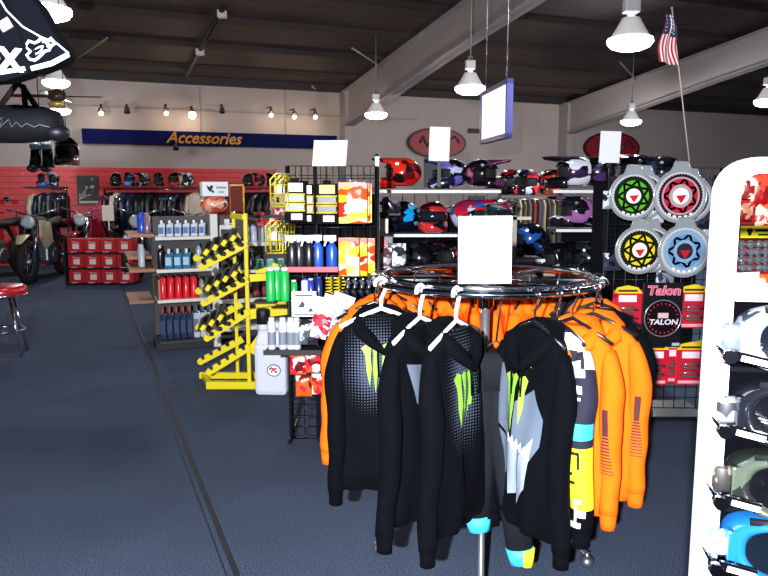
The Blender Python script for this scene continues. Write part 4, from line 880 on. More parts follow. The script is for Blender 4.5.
# little flag
b0 = at(690, 168, YM2); b1 = at(672, 8, YM2)
t = thing('small_flag', 'small United States flag on a thin pole above the sprocket packs', 'flag', b0)
d = b1-b0; MB().cyl((0, 0, 0), d, .004).obj('pole', mat('b8a898', .4), t); MB().ball(d, .008).obj('finial', mat('c8a040', .3, .6), t)
Wf = .115; Hf = .31
ax_ = d.normalized(); tops = d*.99
def flag_pt(u, v):  # u across stripes direction from the pole, v down
    q = tops-Vector((0, 0, 1))*(v*Hf)-Vector((0, 0, .02))
    return q+Vector((-.02+(u-.45)*Wf*(.45+.7*v)+.012*math.sin(v*7), .02*math.sin(u*9+v*3)-.012, -.03*u))
m_ = MB(); n_ = 13
for k in range(n_):
    m_.mi = k % 2; m_.grid(lambda u, v: flag_pt((k+u)/n_, v), 2, 12)
m_.obj('stripes', [mat('b02030', .8), mat('e8dce0', .8)], t, solid=.001)
MB().grid(lambda u, v: flag_pt(u*.98+.01, v*.42)+Vector((0, -.004, 0)), 6, 6).obj('canton', mat('1a2448', .8), t, solid=.001)
mb = MB()
for i in range(4):
    for j in range(5): q = flag_pt(.15+i*.22, .05+j*.075); mb.box(q+Vector((0, -.007, 0)), (.006, .001, .006), Matrix.Rotation(.78, 3, 'Y'))
mb.obj('stars', WHITE, t)
# helmets on top of the apparel racks
for ri, (xa, xb, Yr, zr, where) in enumerate(RACKS):
    n = (6, 6, 3)[ri]
    for k in range(n):
        cols = [['101420', '90c0f0', '0a0a10'], ['0c0c10', 'd8e8f8', '181c28'], ['1a1010', 'c8b8a8', '0c0c10'], ['0a1224', '4080d0', '0c0c12'], ['2a0a0c', 'd02830', '0c0c10']][(k*2+ri) % 5]
        h_ = helmet('small far helmet on the jacket rack %s, %s' % (where, ORD[k]), Vector((xa+.25+k*(xb-xa-.5)/(n-1), Yr, zr)), math.radians(-90+35*math.sin(k*1.9+ri)), cols, 50+k, group='helmets on top of the jacket racks')
# ---------------- round clothes rack ----------------
RC = Vector((at(486, 275, 2.95).x, 2.95, 0)); RR = .46; ZR = 1.235
rack = thing('round_clothes_rack', 'round chrome clothes rack with a paper sign holder on top', 'clothes rack', RC)
circ = lambda r, z, n=64: [(math.cos(a)*r, math.sin(a)*r, z) for a in [k*2*PI/n for k in range(n)]]
MB().tube(circ(RR, ZR), .013, 10, closed=True).obj('hanging_ring', CHROME, rack)
MB().tube(circ(RR-.035, ZR+.012), .018, 10, rb=.005, closed=True, up=(0, 0, 1)).obj('top_band', CHROME, rack)
mb = MB()
for k in range(16): a = k*PI/8; mb.cyl((math.cos(a)*RR, math.sin(a)*RR, ZR), (math.cos(a)*(RR-.03), math.sin(a)*(RR-.035), ZR+.012), .006, 6)
mb.obj('ring_lugs', STEEL, rack)
for k in range(4): a = PI/4+k*PI/2; MB().cyl((0, 0, ZR), (math.cos(a)*(RR-.03), math.sin(a)*(RR-.03), ZR+.005), .009).obj('spoke', CHROME, rack)
MB().cyl((0, 0, .1), (0, 0, ZR+.03), .019, 14).obj('centre_post', mat('a8a4a8', .3, .8), rack)
MB().lathe([(.03, ZR-.12), (.035, ZR-.11), (.035, ZR-.04), (.05, ZR+.0), (.05, ZR+.03), (.02, ZR+.035)]).obj('hub', CHROME, rack)
for k in range(4):
    a = math.atan2(on_floor(592, 568).y-RC.y, on_floor(592, 568).x-RC.x)+k*PI/2
    c_, s_ = math.cos(a), math.sin(a)
    lg = MB().tube([(0, 0, .42), (c_*.12, s_*.12, .34), (c_*.44, s_*.44, .07)], .013, 10).obj('leg', mat('9a9ca4', .3, .8), rack)
    MB().ball((c_*.45, s_*.45, .028), (.03, .03, .028), 12).cyl((c_*.45, s_*.45, .03), (c_*.45, s_*.45, .07), .01).obj('caster', STEEL, lg)
# flip sign on a holder
sp = at(484.5, 284, 2.47); t = thing('paper_sign', 'blank white paper sign standing on the round clothes rack', 'sign', sp)
MB().box((0, 0, .118), (.182, .003, .232), Matrix.Rotation(-.008, 3, 'Y')).obj('sheet', PAPER, t)
MB().box((0, .006, .004), (.187, .014, .01)).box((-.092, .006, .118), (.004, .006, .235)).box((.092, .006, .118), (.004, .006, .235)).obj('holder_frame', CHROME, t)
MB().box((0, .02, .0), (.03, .03, .03)).obj('holder_stem', CHROME, t)

BLK = mat('04050b', .9, bump=.25, bscale=300, spec=.08); ORG = mat('f0640a', .85, bump=.15, bscale=250, spec=.15); ORGD = mat('4a1a1e', .8); GRY = mat('586476', .85); GRYD = mat('16181f', .9, spec=.15); LGRY = mat('98a6b6', .8)
GREEN = mat('8cc83c', .6); CYAN = mat('38c4e8', .6); YLW = mat('e8f020', .7); WH = mat('eef2f8', .7); NV = mat('14162a', .85); PINK = mat('e03878', .6)
def halftone(cx, cz, rx, rz_, base='04050b', dot='4c5468', step=.0115):
    m = bpy.data.materials.new('halftone_dots'); m.use_nodes = True; nt = m.node_tree; p = nt.nodes['Principled BSDF']; Lk = nt.links.new
    def mth(op, a, b=None, c=None):
        n = nt.nodes.new('ShaderNodeMath'); n.operation = op
        for i, x in enumerate((a, b, c)):
            if x is None: continue
            if isinstance(x, (int, float)): n.inputs[i].default_value = x
            else: Lk(x, n.inputs[i])
        return n.outputs[0]
    tc = nt.nodes.new('ShaderNodeTexCoord'); s = nt.nodes.new('ShaderNodeSeparateXYZ'); Lk(tc.outputs['Object'], s.inputs[0])
    fx = mth('SUBTRACT', mth('FRACT', mth('DIVIDE', s.outputs['X'], step)), .5); fz = mth('SUBTRACT', mth('FRACT', mth('DIVIDE', s.outputs['Z'], step)), .5)
    m1 = mth('MAXIMUM', mth('ABSOLUTE', fx), mth('ABSOLUTE', fz))
    ex = mth('DIVIDE', mth('SUBTRACT', s.outputs['X'], cx), rx); ez = mth('DIVIDE', mth('SUBTRACT', s.outputs['Z'], cz), rz_)
    rr = mth('SUBTRACT', 1, mth('SQRT', mth('ADD', mth('MULTIPLY', ex, ex), mth('MULTIPLY', ez, ez))))
    size = mth('MULTIPLY', mth('MAXIMUM', rr, 0), .62)
    on = mth('LESS_THAN', m1, mth('MINIMUM', size, .4)); front = mth('LESS_THAN', s.outputs['Y'], 0)
    k = mth('MULTIPLY', on, front)
    mx = nt.nodes.new('ShaderNodeMix'); mx.data_type = 'RGBA'; mx.inputs['A'].default_value = hexc(base); mx.inputs['B'].default_value = hexc(dot); Lk(k, mx.inputs['Factor']); Lk(mx.outputs['Result'], p.inputs['Base Color'])
    p.inputs['Roughness'].default_value = .85; p.inputs['Specular IOR Level'].default_value = .08; return m
def lerp_prof(prof, z):
    for (za, a), (zb, b) in zip(prof, prof[1:]):
        if za >= z >= zb: f = (za-z)/(za-zb); f = f*f*(3-2*f); return a+(b-a)*f
    return prof[-1][1] if z < prof[-1][0] else prof[0][1]
class Garment:
    def __init__(g, name, label, cat, theta, side, body_mats, sleeve_m, blen=.83, slen=.85, hw=.19, hood=None, cuff=None, hem=None, zone=None, seed=0, group='clothes on the round rack', hanger=None, sl_zone=None, pocket=None, sl_r=1.0, depth=.052, drop=0, yaw=0, hl=None):
        th = math.radians(theta); g.seed = seed; g.blen = blen; g.hw = hw = hw*.93
        hp = RC+Vector((math.cos(th)*RR, math.sin(th)*RR, ZR)); rz = (th if side > 0 else th+PI)+math.radians(yaw); g.rz = rz
        # hanger
        hm = hanger or mat('16161c', .3)
        h = thing('clothes_hanger', ('white' if hm is WHP else 'black') + ' hanger of the '+(hl or label), 'hanger', hp, rz, 'hangers on the round rack')
        hk = [(0, -math.cos(a)*.028*0, 0) for a in ()]
        MB().tube([(math.cos(a)*.024, 0, .0+math.sin(a)*.024+.0) for a in [-.6+k*(PI+.9)/10 for k in range(11)]][::-1]+[(0.0, 0, -.06), (0, 0, -.095)], .004 if hm is not WHP else .0075, 8).obj('hook', CHROME if hm is not WHP else hm, h)
        MB().tube([(-hw*.93, 0, -.165), (-.06, 0, -.118), (0, 0, -.095), (.06, 0, -.118), (hw*.93, 0, -.165)], .0075 if hm is not WHP else .009, 8, rb=.006).obj('arm', hm, h)
        t = thing(name, label, cat, hp-Vector((0, 0, drop+.022)), rz, group); g.t = t
        g.wp = [(-.095, .05), (-.105, .075), (-.13, .125), (-.155, hw*.88), (-.18, hw), (-.3, hw*1.0), (-.55, hw*1.0), (-blen+.06, hw*1.03), (-blen+.05, hw*.97), (-blen, hw*.9)]
        g.dp = [(-.095, .03), (-.13, .035), (-.18, depth*.7), (-.35, depth), (-.6, depth*1.1), (-blen+.06, depth*1.15), (-blen, depth*.85)]
        # body
        zs = [-.095, -.105, -.118, -.13, -.145, -.16, -.18, -.2]+[-.2-(blen-.2)*k/26 for k in range(1, 27)]
        NT = 44; mb = MB(); rings = []
        for z in zs:
            rings.append([mb.bm.verts.new(g.pt(2*PI*k/NT, z)) for k in range(NT)])
        for a in range(len(zs)-1):
            for k in range(NT):
                f = mb.bm.faces.new((rings[a][k], rings[a+1][k], rings[a+1][(k+1) % NT], rings[a][(k+1) % NT])); f.smooth = True
                if zone: c = f.calc_center_median(); f.material_index = zone(c.x, c.z, c.y < 0)
        f = mb.bm.faces.new(rings[0]); 
        mb.obj('body', body_mats, t)
        hm_ = hem or (body_mats if not isinstance(body_mats, (list, tuple)) else body_mats[0])
        # ribbed hem band
        mb = MB(); R2 = []
        for z, e in ((-blen+.055, .002), (-blen+.03, .006), (-blen, .004), (-blen-.002, -.004)):
            r_ = []
            for k in range(NT*2): v = g.pt(PI*k/NT, z if z > -blen else -blen); s = 1+e*(6 if k % 2 else 4); r_.append(mb.bm.verts.new((v.x*s, v.y*s*(1.03), z)))
            R2.append(r_)
        for A, B in zip(R2, R2[1:]):
            for k in range(NT*2): mb.bm.faces.new((A[k], B[k], B[(k+1) % (NT*2)], A[(k+1) % (NT*2)])).smooth = True
        mb.obj('hem_band', hm_, t)
        # sleeves
        rs = random.Random(seed)
        sms = sleeve_m if isinstance(sleeve_m, tuple) and len(sleeve_m) == 2 and isinstance(sleeve_m[0], (list, tuple, bpy.types.Material)) and not sl_zone else (sleeve_m, sleeve_m)
        for i, s_ in enumerate((-1, 1)):
            sw = rs.uniform(-.012, .018); fy = -.012+rs.uniform(-.02, .01); pts = []; ra = []; rb = []
            N = 22
            for k in range(N+1):
                f_ = k/N; z = -.17-(slen-.17-.05)*f_
                x = s_*(hw*.84+.045*min(1, f_*4)**.8 + sw*f_ - .01*math.sin(PI*f_))
                y = fy*min(1, f_*3)+.008*math.sin(f_*7+seed+s_)
                pts.append((x, y, z)); e = 1+.07*math.sin(f_*21+seed*2+s_)*(.3+f_)
                ra.append(sl_r*(.022+.026*math.sin(min(1, f_*3.2)*PI/2)-.016*f_)*e); rb.append(sl_r*(.026+.02*math.sin(min(1, f_*3)*PI/2)-.012*f_)*(2-e))
            mb = MB().tube(pts, ra, 16, rb=rb, up=(1, 0, 0))
            if sl_zone:
                for f in mb.bm.faces: c = f.calc_center_median(); f.material_index = sl_zone(c.x*s_, c.z, c.y, s_)
            slv = mb.obj('sleeve', sms[i], t)
            cp = Vector(pts[-1]); cm = cuff or (sms[i] if not isinstance(sms[i], (list, tuple)) else sms[i][0])
            mb = MB(); rings = []
            for z, rr in ((.012, 1.0), (0, .92), (-.03, .84), (-.055, .84), (-.055, .7), (-.03, .7)):
                rings.append([mb.bm.verts.new((cp.x+ra[-1]*rr*math.cos(a)*(1.03 if q % 2 else 1), cp.y+rb[-1]*rr*math.sin(a), cp.z+z)) for q, a in [(q, q*PI/14) for q in range(28)]])
            for A, B in zip(rings, rings[1:]):
                for q in range(28): mb.bm.faces.new((A[q], A[(q+1) % 28], B[(q+1) % 28], B[q])).smooth = True
            mb.obj('cuff', cm, slv)
            g.sl = getattr(g, 'sl', [])+[(pts, ra, rb, slv)]
        if hood:
            hd = MB().ball((0, .062, -.2), (.115, .04, .125), 22)
            for v in hd.bm.verts:
                v.co.y += .008*math.sin(v.co.x*50+seed)+.008*math.sin(v.co.z*40); 
                if v.co.z > -.16: v.co.y -= .03*(v.co.z+.16)/.08
            arc = []
            for k in range(13): a = -PI*.5+PI*2*k/12; arc.append(a)
            hd.tube([(0, -.07, -.235), (.045, -.058, -.195), (.088, -.03, -.15), (.085, .02, -.122), (.05, .055, -.1), (0, .065, -.097), (-.05, .055, -.1), (-.085, .02, -.122), (-.088, -.03, -.15), (-.045, -.058, -.195)], [.014, .024, .03, .032, .034, .034, .034, .032, .03, .024], 10, closed=True)
            hd.obj('hood', hood, t)
            MB().box((0, .045, -.128), (.04, .004, .018)).obj('neck_label', WH, t)
            for s_ in (-1, 1): MB().tube([(s_*.025, -.066, -.215), (s_*.028, -.078, -.25), (s_*.024, -.08, -.33)], .0028, 6).obj('drawstring', hood, t)
        if pocket:
            g.decal([(-.12, -blen+.09), (-.12, -blen+.16), (-.07, -blen+.27), (.07, -blen+.27), (.12, -blen+.16), (.12, -blen+.09)], pocket, 'pocket', off=.006)
    def fold(g, x, z, s):
        f = min(1, max(0, (-.16-z)/.25)); return f*(.010*math.sin(31*x+3*z+g.seed)+.007*math.sin(57*x-5*z+2*g.seed+s)+.004*math.sin(14*z+20*x+g.seed))
    def pt(g, t, z):
        w_ = lerp_prof(g.wp, z); d = lerp_prof(g.dp, z); c, s = math.cos(t), math.sin(t)
        x = w_*math.copysign(abs(c)**.8, c); y = d*math.copysign(abs(s)**.7, s)
        return Vector((x, y+g.fold(x, z, 1 if s > 0 else -1)*abs(s), z))
    def front(g, x, z, off=0):
        w_ = lerp_prof(g.wp, z); d = lerp_prof(g.dp, z); q = min(.999, abs(x)/w_); c = q**(1/.8); s = math.sqrt(1-c*c)
        return -d*s**.7+g.fold(x, z, -1)*s-off
    def decal(g, poly, m, name='print', off=.0025, th=.0):
        mb = MB(); pts = [Vector((a, 0, b)) for a, b in poly]; vs_ = [mb.bm.verts.new(p) for p in pts]
        for tr in tessellate_polygon([pts]): mb.bm.faces.new([vs_[i] for i in tr])
        xs = [a for a, b in poly]; zs = [b for a, b in poly]; st = .012
        x = math.floor(min(xs)/st)*st+st
        while x < max(xs): bmesh.ops.bisect_plane(mb.bm, geom=mb.bm.verts[:]+mb.bm.edges[:]+mb.bm.faces[:], plane_co=(x, 0, 0), plane_no=(1, 0, 0)); x += st
        z = math.floor(min(zs)/st)*st+st
        while z < max(zs): bmesh.ops.bisect_plane(mb.bm, geom=mb.bm.verts[:]+mb.bm.edges[:]+mb.bm.faces[:], plane_co=(0, 0, z), plane_no=(0, 0, 1)); z += st
        for v in mb.bm.verts: v.co.y = g.front(v.co.x, v.co.z, off)
        bmesh.ops.recalc_face_normals(mb.bm, faces=mb.bm.faces[:])
        for f in mb.bm.faces: f.smooth = True
        return mb.obj(name, m, g.t)
    def sleeve_patch(g, idx, f0, f1, a0, a1, m, name='sleeve_print', off=.003, parts=None):
        pts, ra, rb, slv = g.sl[idx]; N = len(pts)-1
        def P(f, a):
            k = min(N-1, int(f*N)); u = f*N-k; p = Vector(pts[k]).lerp(Vector(pts[k+1]), u); r1 = ra[k]+(ra[k+1]-ra[k])*u+off; r2 = rb[k]+(rb[k+1]-rb[k])*u+off
            return p+Vector((r1*math.cos(a), r2*math.sin(a), 0))
        mb = MB()
        for (q0, q1, b0, b1) in (parts or [(f0, f1, a0, a1)]): mb.grid(lambda u, v: P(q0+(q1-q0)*u, b0+(b1-b0)*v), max(1, int((q1-q0)*40)), 4)
        return mb.obj(name, m, slv)
WHP = mat('f4f4fa', .35)
CL = [[(-.05, .03), (-.028, .045), (-.01, .038), (-.016, .0), (-.012, -.05), (-.02, -.12), (-.032, -.06), (-.036, 0)],
      [(-.006, .036), (.01, .046), (.022, .036), (.014, 0), (.014, -.06), (.004, -.15), (-.006, -.06), (-.002, 0)],
      [(.03, .034), (.048, .044), (.062, .03), (.052, -.01), (.048, -.06), (.034, -.12), (.03, -.05), (.034, 0)]]
def claw(g, cx, cz, s, m=None, n=3):
    for c_ in CL[:n]: g.decal([(cx+a*s, cz+b*s) for a, b in c_], m or GREEN, 'claw_logo', .004)

# left front group
g = Garment('hooded_sweatshirt', 'black hooded sweatshirt with grey dots and a green claw logo facing the viewer', 'sweatshirt', 200, -1, halftone(-.03, -.29, .15, .22), BLK, .80, .86, hood=BLK, hem=BLK, hanger=WHP, seed=1, yaw=-10, hl='black sweatshirt with the green claw facing the viewer')
claw(g, -.035, -.25, 1.0, n=3)
g = Garment('hooded_sweatshirt', 'black hooded sweatshirt with a grey chest panel, second from the left end', 'sweatshirt', 231, -1, BLK, BLK, .82, .89, hood=BLK, hanger=WHP, seed=2, yaw=2, hl='black sweatshirt with a grey chest panel')
g.decal([(-.13, -.22), (-.02, -.24), (.03, -.22), (.04, -.36), (.03, -.45), (-.01, -.5), (-.05, -.42), (-.1, -.36)], GRY, 'grey_panel'); g.decal([(-.03, -.52), (.01, -.5), (-.01, -.62)], LGRY, 'grey_panel')
g = Garment('hooded_sweatshirt', 'black hooded sweatshirt with dots and a narrow green claw, front of the rack', 'sweatshirt', 249, -1, halftone(-.02, -.31, .13, .28), BLK, .83, .90, hood=BLK, hem=BLK, hanger=WHP, seed=3, yaw=-14, hw=.205, hl='front black sweatshirt with dots and narrow claw')
claw(g, -.03, -.30, 1.2, n=3)
pp = RC+Vector((.0, -.30, 0)); t = thing('racing_trousers', 'dark grey racing trousers with cyan and yellow ankle cuffs hanging low under the rack', 'trousers', pp, 0, 'clothes on the round rack')
MB().tube([(0, 0, 1.0), (0, 0, .97), (0, 0, .86)], [.1, .115, .12], 16, rb=[.04, .05, .055], up=(1, 0, 0)).obj('waist', GRYD, t)
for k, (x0, x1, zb, cc) in enumerate(((-.06, -.055, .29, CYAN), (.03, .09, .21, CYAN))):
    y1 = -.1*k
    lg = MB().tube([(x0, 0, .9), (x0*1.1, 0, .75), (x0+(x1-x0)*.5, y1*.5, .55), (x1, y1, zb+.05)], [.07, .075, .065, .05], 14, rb=[.05, .05, .045, .038], up=(1, 0, 0)).obj('trouser_leg', GRYD, t)
    MB().tube([(x1-.002, y1, zb+.06), (x1+.004, y1-.005, zb)], [.052, .042], 14, rb=[.04, .034], up=(1, 0, 0)).obj('cuff', cc, lg)
    if k: MB().tube([(x1+.022, y1-.012, zb+.062), (x1+.024, y1-.017, zb-.002)], [.032, .024], 12, rb=[.034, .028], up=(1, 0, 0)).obj('cuff_stripe', YLW, lg)
MB().tube([(-.06, 0, 1.0), (0, 0, 1.04), (.06, 0, 1.0)], .004).tube([(0, 0, 1.04), (0, .0, ZR-.2), (0.02, .0, ZR)], .004).obj('hanging_strap', DARK, t)
g = Garment('hooded_sweatshirt', 'black and grey panelled hooded sweatshirt with a green claw and white script', 'sweatshirt', 284, 1, BLK, BLK, .84, .90, hood=BLK, seed=6, yaw=16, hw=.175, hl='black and grey panelled sweatshirt')
g.decal([(-.17, -.27), (-.12, -.24), (-.05, -.38), (-.05, -.6), (-.11, -.68), (-.17, -.62)], GRY, 'grey_panel'); g.decal([(-.02, -.36), (.06, -.3), (.10, -.4), (.09, -.5), (.03, -.62), (-.02, -.7), (-.03, -.52)], GRY, 'grey_panel', .0028)
g.decal([(-.09, -.45), (-.03, -.5), (-.0, -.52), (-.01, -.7), (-.06, -.72)], LGRY, 'light_panel', .003); g.decal([(.01, -.55), (.07, -.47), (.05, -.66), (-.01, -.74)], LGRY, 'light_panel', .0035)
g.decal([(-.17, -.45), (-.165, -.47), (-.06, -.53), (-.065, -.515)], BLK, 'black_stripe', .0038)
claw(g, -.04, -.31, 1.1); g.decal([(.0, -.2), (.02, -.19), (.035, -.23), (.015, -.22)], GREEN, 'small_logo')
for k in range(6): g.decal([(-.05+k*.02, -.49-.008*k), (-.04+k*.02, -.475-.008*k), (-.034+k*.02, -.51-.008*k), (-.046+k*.02, -.515-.008*k)], WH, 'white_script', .006)
# multicoloured jersey
zm = [WH, NV, CYAN, YLW, BLK, ORG]
def zmj(x, z, fr):
    if z > -.42: q = math.sin(38*x+61*z)+math.sin(70*z-23*x); return 0 if q > -.1 else (1 if q > -1.2 else 5)
    if z > -.47: return 2
    if z > -.50: return 1
    if z > -.68: return 3
    return 4
def zsl(x, z, y, s):
    if s < 0: return 4
    if z > -.24: q = math.sin(70*y+61*z)+math.sin(90*z-43*y); return 0 if q > 0 else 1
    if z > -.40: return 1
    if z > -.455: return 2
    if z > -.48: return 1
    if z > -.70: return 3
    return 4
g = Garment('racing_jersey', 'multicoloured racing jersey in white, navy, cyan and yellow beside the orange sweatshirts', 'jersey', 295, 1, zm, zm, .84, .84, hw=.155, seed=7, zone=zmj, sl_zone=zsl, sl_r=1.15, yaw=8, hl='multicoloured jersey', hem=zm[4], cuff=zm[4])
g.sleeve_patch(1, 0, 0, 0, 0, mat('0c0c10', .8), 'sleeve_logo', .004, [(.52, .54, -2.6, -.9), (.52, .66, -2.6, -2.45), (.64, .66, -2.6, -1.4), (.54, .62, -1.1, -.9), (.62, .72, -1.9, -1.7), (.69, .71, -2.6, -1.2)])
for q_ in ((.8, .96, -1.5, -1.3), (.8, .82, -1.5, -.9), (.86, .9, -1.5, -.6), (.93, .96, -1.9, -.9), (.16, .2, -2.0, -1.0), (.22, .235, -2.2, -1.1)): g.sleeve_patch(1, 0, 0, 0, 0, WH, 'sleeve_script', .004, [q_])
g.sleeve_patch(1, .26, .29, -1.7, -1.3, PINK, 'pink_mark')
for k in range(8): g.decal([(-.02, -.26-k*.022), (.1, -.252-k*.022), (.1, -.262-k*.022), (-.02, -.272-k*.022)], WH if k % 2 else NV, 'chest_lettering', .003)
# orange sweatshirts on the right
for j, (th, lb, sd) in enumerate(((305, 'orange hooded sweatshirt with dark sleeve bars, nearer of the two at the right end', 8), (323, 'orange hooded sweatshirt with dark sleeve bars, farther right beside the wire grid', 9))):
    g = Garment('hooded_sweatshirt', lb, 'sweatshirt', th, 1, ORG, ORG, .77, .80 if j == 0 else .78, hood=ORG, seed=sd, yaw=6, hl=['nearer', 'farther'][j]+' orange sweatshirt with sleeve bars')
    g.sleeve_patch(1, 0, 0, 0, 0, ORGD, 'sleeve_bars', .003, [(.33, .50, -1.75, -1.25)]+[(.505+k*.021, .505+k*.021+.014-.0007*k, -1.8-.03*k, -1.2+.035*k) for k in range(12)])
    g.decal([(-.11, -.42), (-.095, -.41), (-.04, -.5), (-.05, -.51)], LGRY, 'zip_pull', .004)
# the far half of the ring
back = [(180, ORG, 'orange', .76), (163, ORG, 'orange', .78), (146, ORG, 'orange', .8), (128, ORG, 'orange', .76), (110, ORG, 'orange', .76), (92, ORG, 'orange', .8), (74, ORG, 'orange', .76), (56, ORG, 'orange', .8), (38, ORG, 'orange', .76), (18, GRYD, 'dark grey', .8), (0, ORG, 'orange', .76), (342, BLK, 'black', .7)]
for i, (th, m_, cn, bl) in enumerate(back):
    where = ['behind the dotted black one at the left end', 'behind the left end of the rack', 'behind the first orange ones', 'back of the rack left of middle', 'back of the rack near its middle', 'exact back of the rack', 'back of the rack right of middle', 'right rear of the rack', 'right rear, next to the dark grey one', 'dark one at the right rear', 'right end beside the short black one', 'short one between the orange ones'][i]
    Garment('hooded_sweatshirt', '%s hooded sweatshirt, %s' % (cn, where), 'sweatshirt', th, -1 if th > 90 else 1, m_, m_, bl, bl, hood=m_, seed=20+i, hw=.18, hl=cn+' sweatshirt '+where)

# ---------------- goggle tower at the right edge ----------------
TY = 1.15
tl = at(732, 165, TY); t = thing('goggle_display_tower', 'white rounded display tower with a black goggle panel at the right photo edge', 'display', (tl.x+.26, TY+.02, 0), math.radians(-9))
bpy.context.view_layer.update()
inv = t.matrix_basis.inverted()
WT = mat('c8ccd8', .45)
zt = at(730, 156, TY).z
def rrect(w_, h0, h1, r, n=8):
    P = []
    for cx, cz, a0 in ((w_/2-r, h1-r, 0), (-w_/2+r, h1-r, PI/2)):
        for k in range(n+1): a = a0+PI/2*k/n; P.append((cx+r*math.cos(a), cz+r*math.sin(a)))
    return P
W_T = .52; TDX = .036
outer = rrect(W_T, 0, zt, .06); inner = rrect(W_T-.075, 0, zt-.026, .03)
mb = MB()
poly = [(W_T/2, 0)]+outer+[(-W_T/2, 0), (-W_T/2+.0375, 0)]+inner[::-1]+[(W_T/2-.0375, 0)]
mb.prism(poly, -.014, .02).obj('frame', WT, t, bevel=.006)
z_led = at(730, 298, TY).z
MB().box((0, .02, z_led+.0), (W_T-.07, .09, .022)).box((-W_T/2+.055, .0, z_led+.01), (.05, .06, .035)).obj('ledge', WT, t, bevel=.004)
MB().box((0, .035, z_led/2), (W_T-.07, .03, z_led-.02)).obj('slat_panel', mat('030306', .95, spec=.02), t)
mb = MB()
for k in range(14): mb.box((0, .018, z_led-.05-k*.085), (W_T-.08, .006, .008))
mb.obj('slot_strip', mat('08080c', .9, spec=.05), t)
for sx in (-1, 1): MB().box((sx*W_T*.4, .12, .02), (.06, .34, .04)).obj('foot', WT, t, bevel=.01)
MB().cyl((0, 0, .04), (0, .1, .04), .03).obj('base_lug', WT, t)
def towerpt(x, y, z): return t.matrix_basis@Vector((x, y, z))
Rt = t.rotation_euler[2]
def goggle(label, z, frame, strap, lens, seed=0, dx=0):
    g = thing('motocross_goggles', label, 'goggles', towerpt(-.105+dx, -.055, z), Rt, 'goggles on the white tower')
    g.scale = (1.12,)*3
    fm = frame if not isinstance(frame, str) else mat(frame, .2, coat=.8)
    def outl(s, k): a = 2*PI*k/48; c, q = math.cos(a), math.sin(a); nose = .028*math.exp(-((c/.28)**2)) if q < 0 else 0; return (s*.094*math.copysign(abs(c)**.75, c), s*.052*math.copysign(abs(q)**.8, q)+nose)
    def crv(x): return .9*x*x*5
    mb = MB(); rings = []
    for sc_, yy in ((1.0, .035), (1.04, .01), (1.0, -.012), (.9, -.02), (.78, -.012), (.76, .0)):
        r_ = []
        for k in range(48): x, z_ = outl(sc_, k); r_.append(mb.bm.verts.new((x, yy+crv(x), z_)))
        rings.append(r_)
    for A, B in zip(rings, rings[1:]):
        for k in range(48): mb.bm.faces.new((A[k], A[(k+1) % 48], B[(k+1) % 48], B[k])).smooth = True
    mb.obj('frame', fm, g)
    mb = MB(); vs_ = []
    for k in range(48): x, z_ = outl(.8, k); vs_.append((x, z_))
    bmv = [mb.bm.verts.new((x, -.004+crv(x), z_)) for x, z_ in vs_]; cv = mb.bm.verts.new((0, -.006, .006))
    for k in range(48): mb.bm.faces.new((bmv[k], cv, bmv[(k+1) % 48]))
    mb.obj('lens', mat(lens, .08, 0, coat=.3), g, solid=.002)
    for s_ in (-1, 1): MB().tube([(s_*.086, .03, 0), (s_*.115, .03, .0), (s_*.125, .05, 0), (s_*.1, .08, 0)], .022, 8, rb=.003, up=(0, 0, 1)).obj('strap', strap, g)
    for s_ in (-1, 1): MB().box((s_*.09, .026, 0), (.014, .022, .05)).obj('strap_post', fm, g, bevel=.003)
    MB().tube([(-.07, .01, .045), (0, -.012, .052), (.07, .01, .045)], .006, 6).obj('top_vent', BLACK, g)
    return g
def hook_arm(label, z):
    h = thing('display_hook', label, 'hook', towerpt(-.252, -.03, z+.012), Rt, 'hooks on the white tower')
    MB().cyl((0, .04, .006), (0, -.07, 0), .004).cyl((0, -.068, 0), (0, -.082, 0), .011).obj('rod', CHROME, h); MB().box((.04, -.055, -.008), (.06, .006, .016), Matrix.Rotation(.22, 3, 'Y')).obj('price_strip', BLACKG, h); MB().box((.045, -.059, -.01), (.045, .002, .009), Matrix.Rotation(.22, 3, 'Y')).obj('price_text', WHITE, h)
zz = [at(748, y, TY-.05).z for y in (348, 426, 500, 567)]
goggle('white frame motocross goggles, top pair on the tower', zz[0], graphic(['8c9098', '9ca0a8', '80848c', '2a3240', '989ca4'], 26, .35, .3), graphic(['90949a', '4a5460', 'a0a4aa'], 60, .5, 0), '0c1016')
goggle('black frame motocross goggles, second pair down the tower', zz[1], '101218', graphic(['16181e', '60666e', '202228'], 60, .5, 0), '0a0b10')
goggle('smoky olive brown motocross goggles, third pair down the tower', zz[2], graphic(['20261f', '3c443a', '2c2420', '181c1a'], 18, .25, .5), graphic(['3a322c', '5a5448', '201c1c'], 40, .5, 0), '08090c')
goggle('light blue motocross goggles, bottom pair on the tower', zz[3], '165a98', graphic(['e8f0f8', '48a8e8', 'ffffff'], 40, .5, 0), '0a1018')
for i, y in enumerate((362, 436, 506, 572)): hook_arm('chrome hook with a black price strip beside the %s goggles' % ['white', 'black', 'olive brown', 'light blue'][i], at(716, y, TY-.03).z)
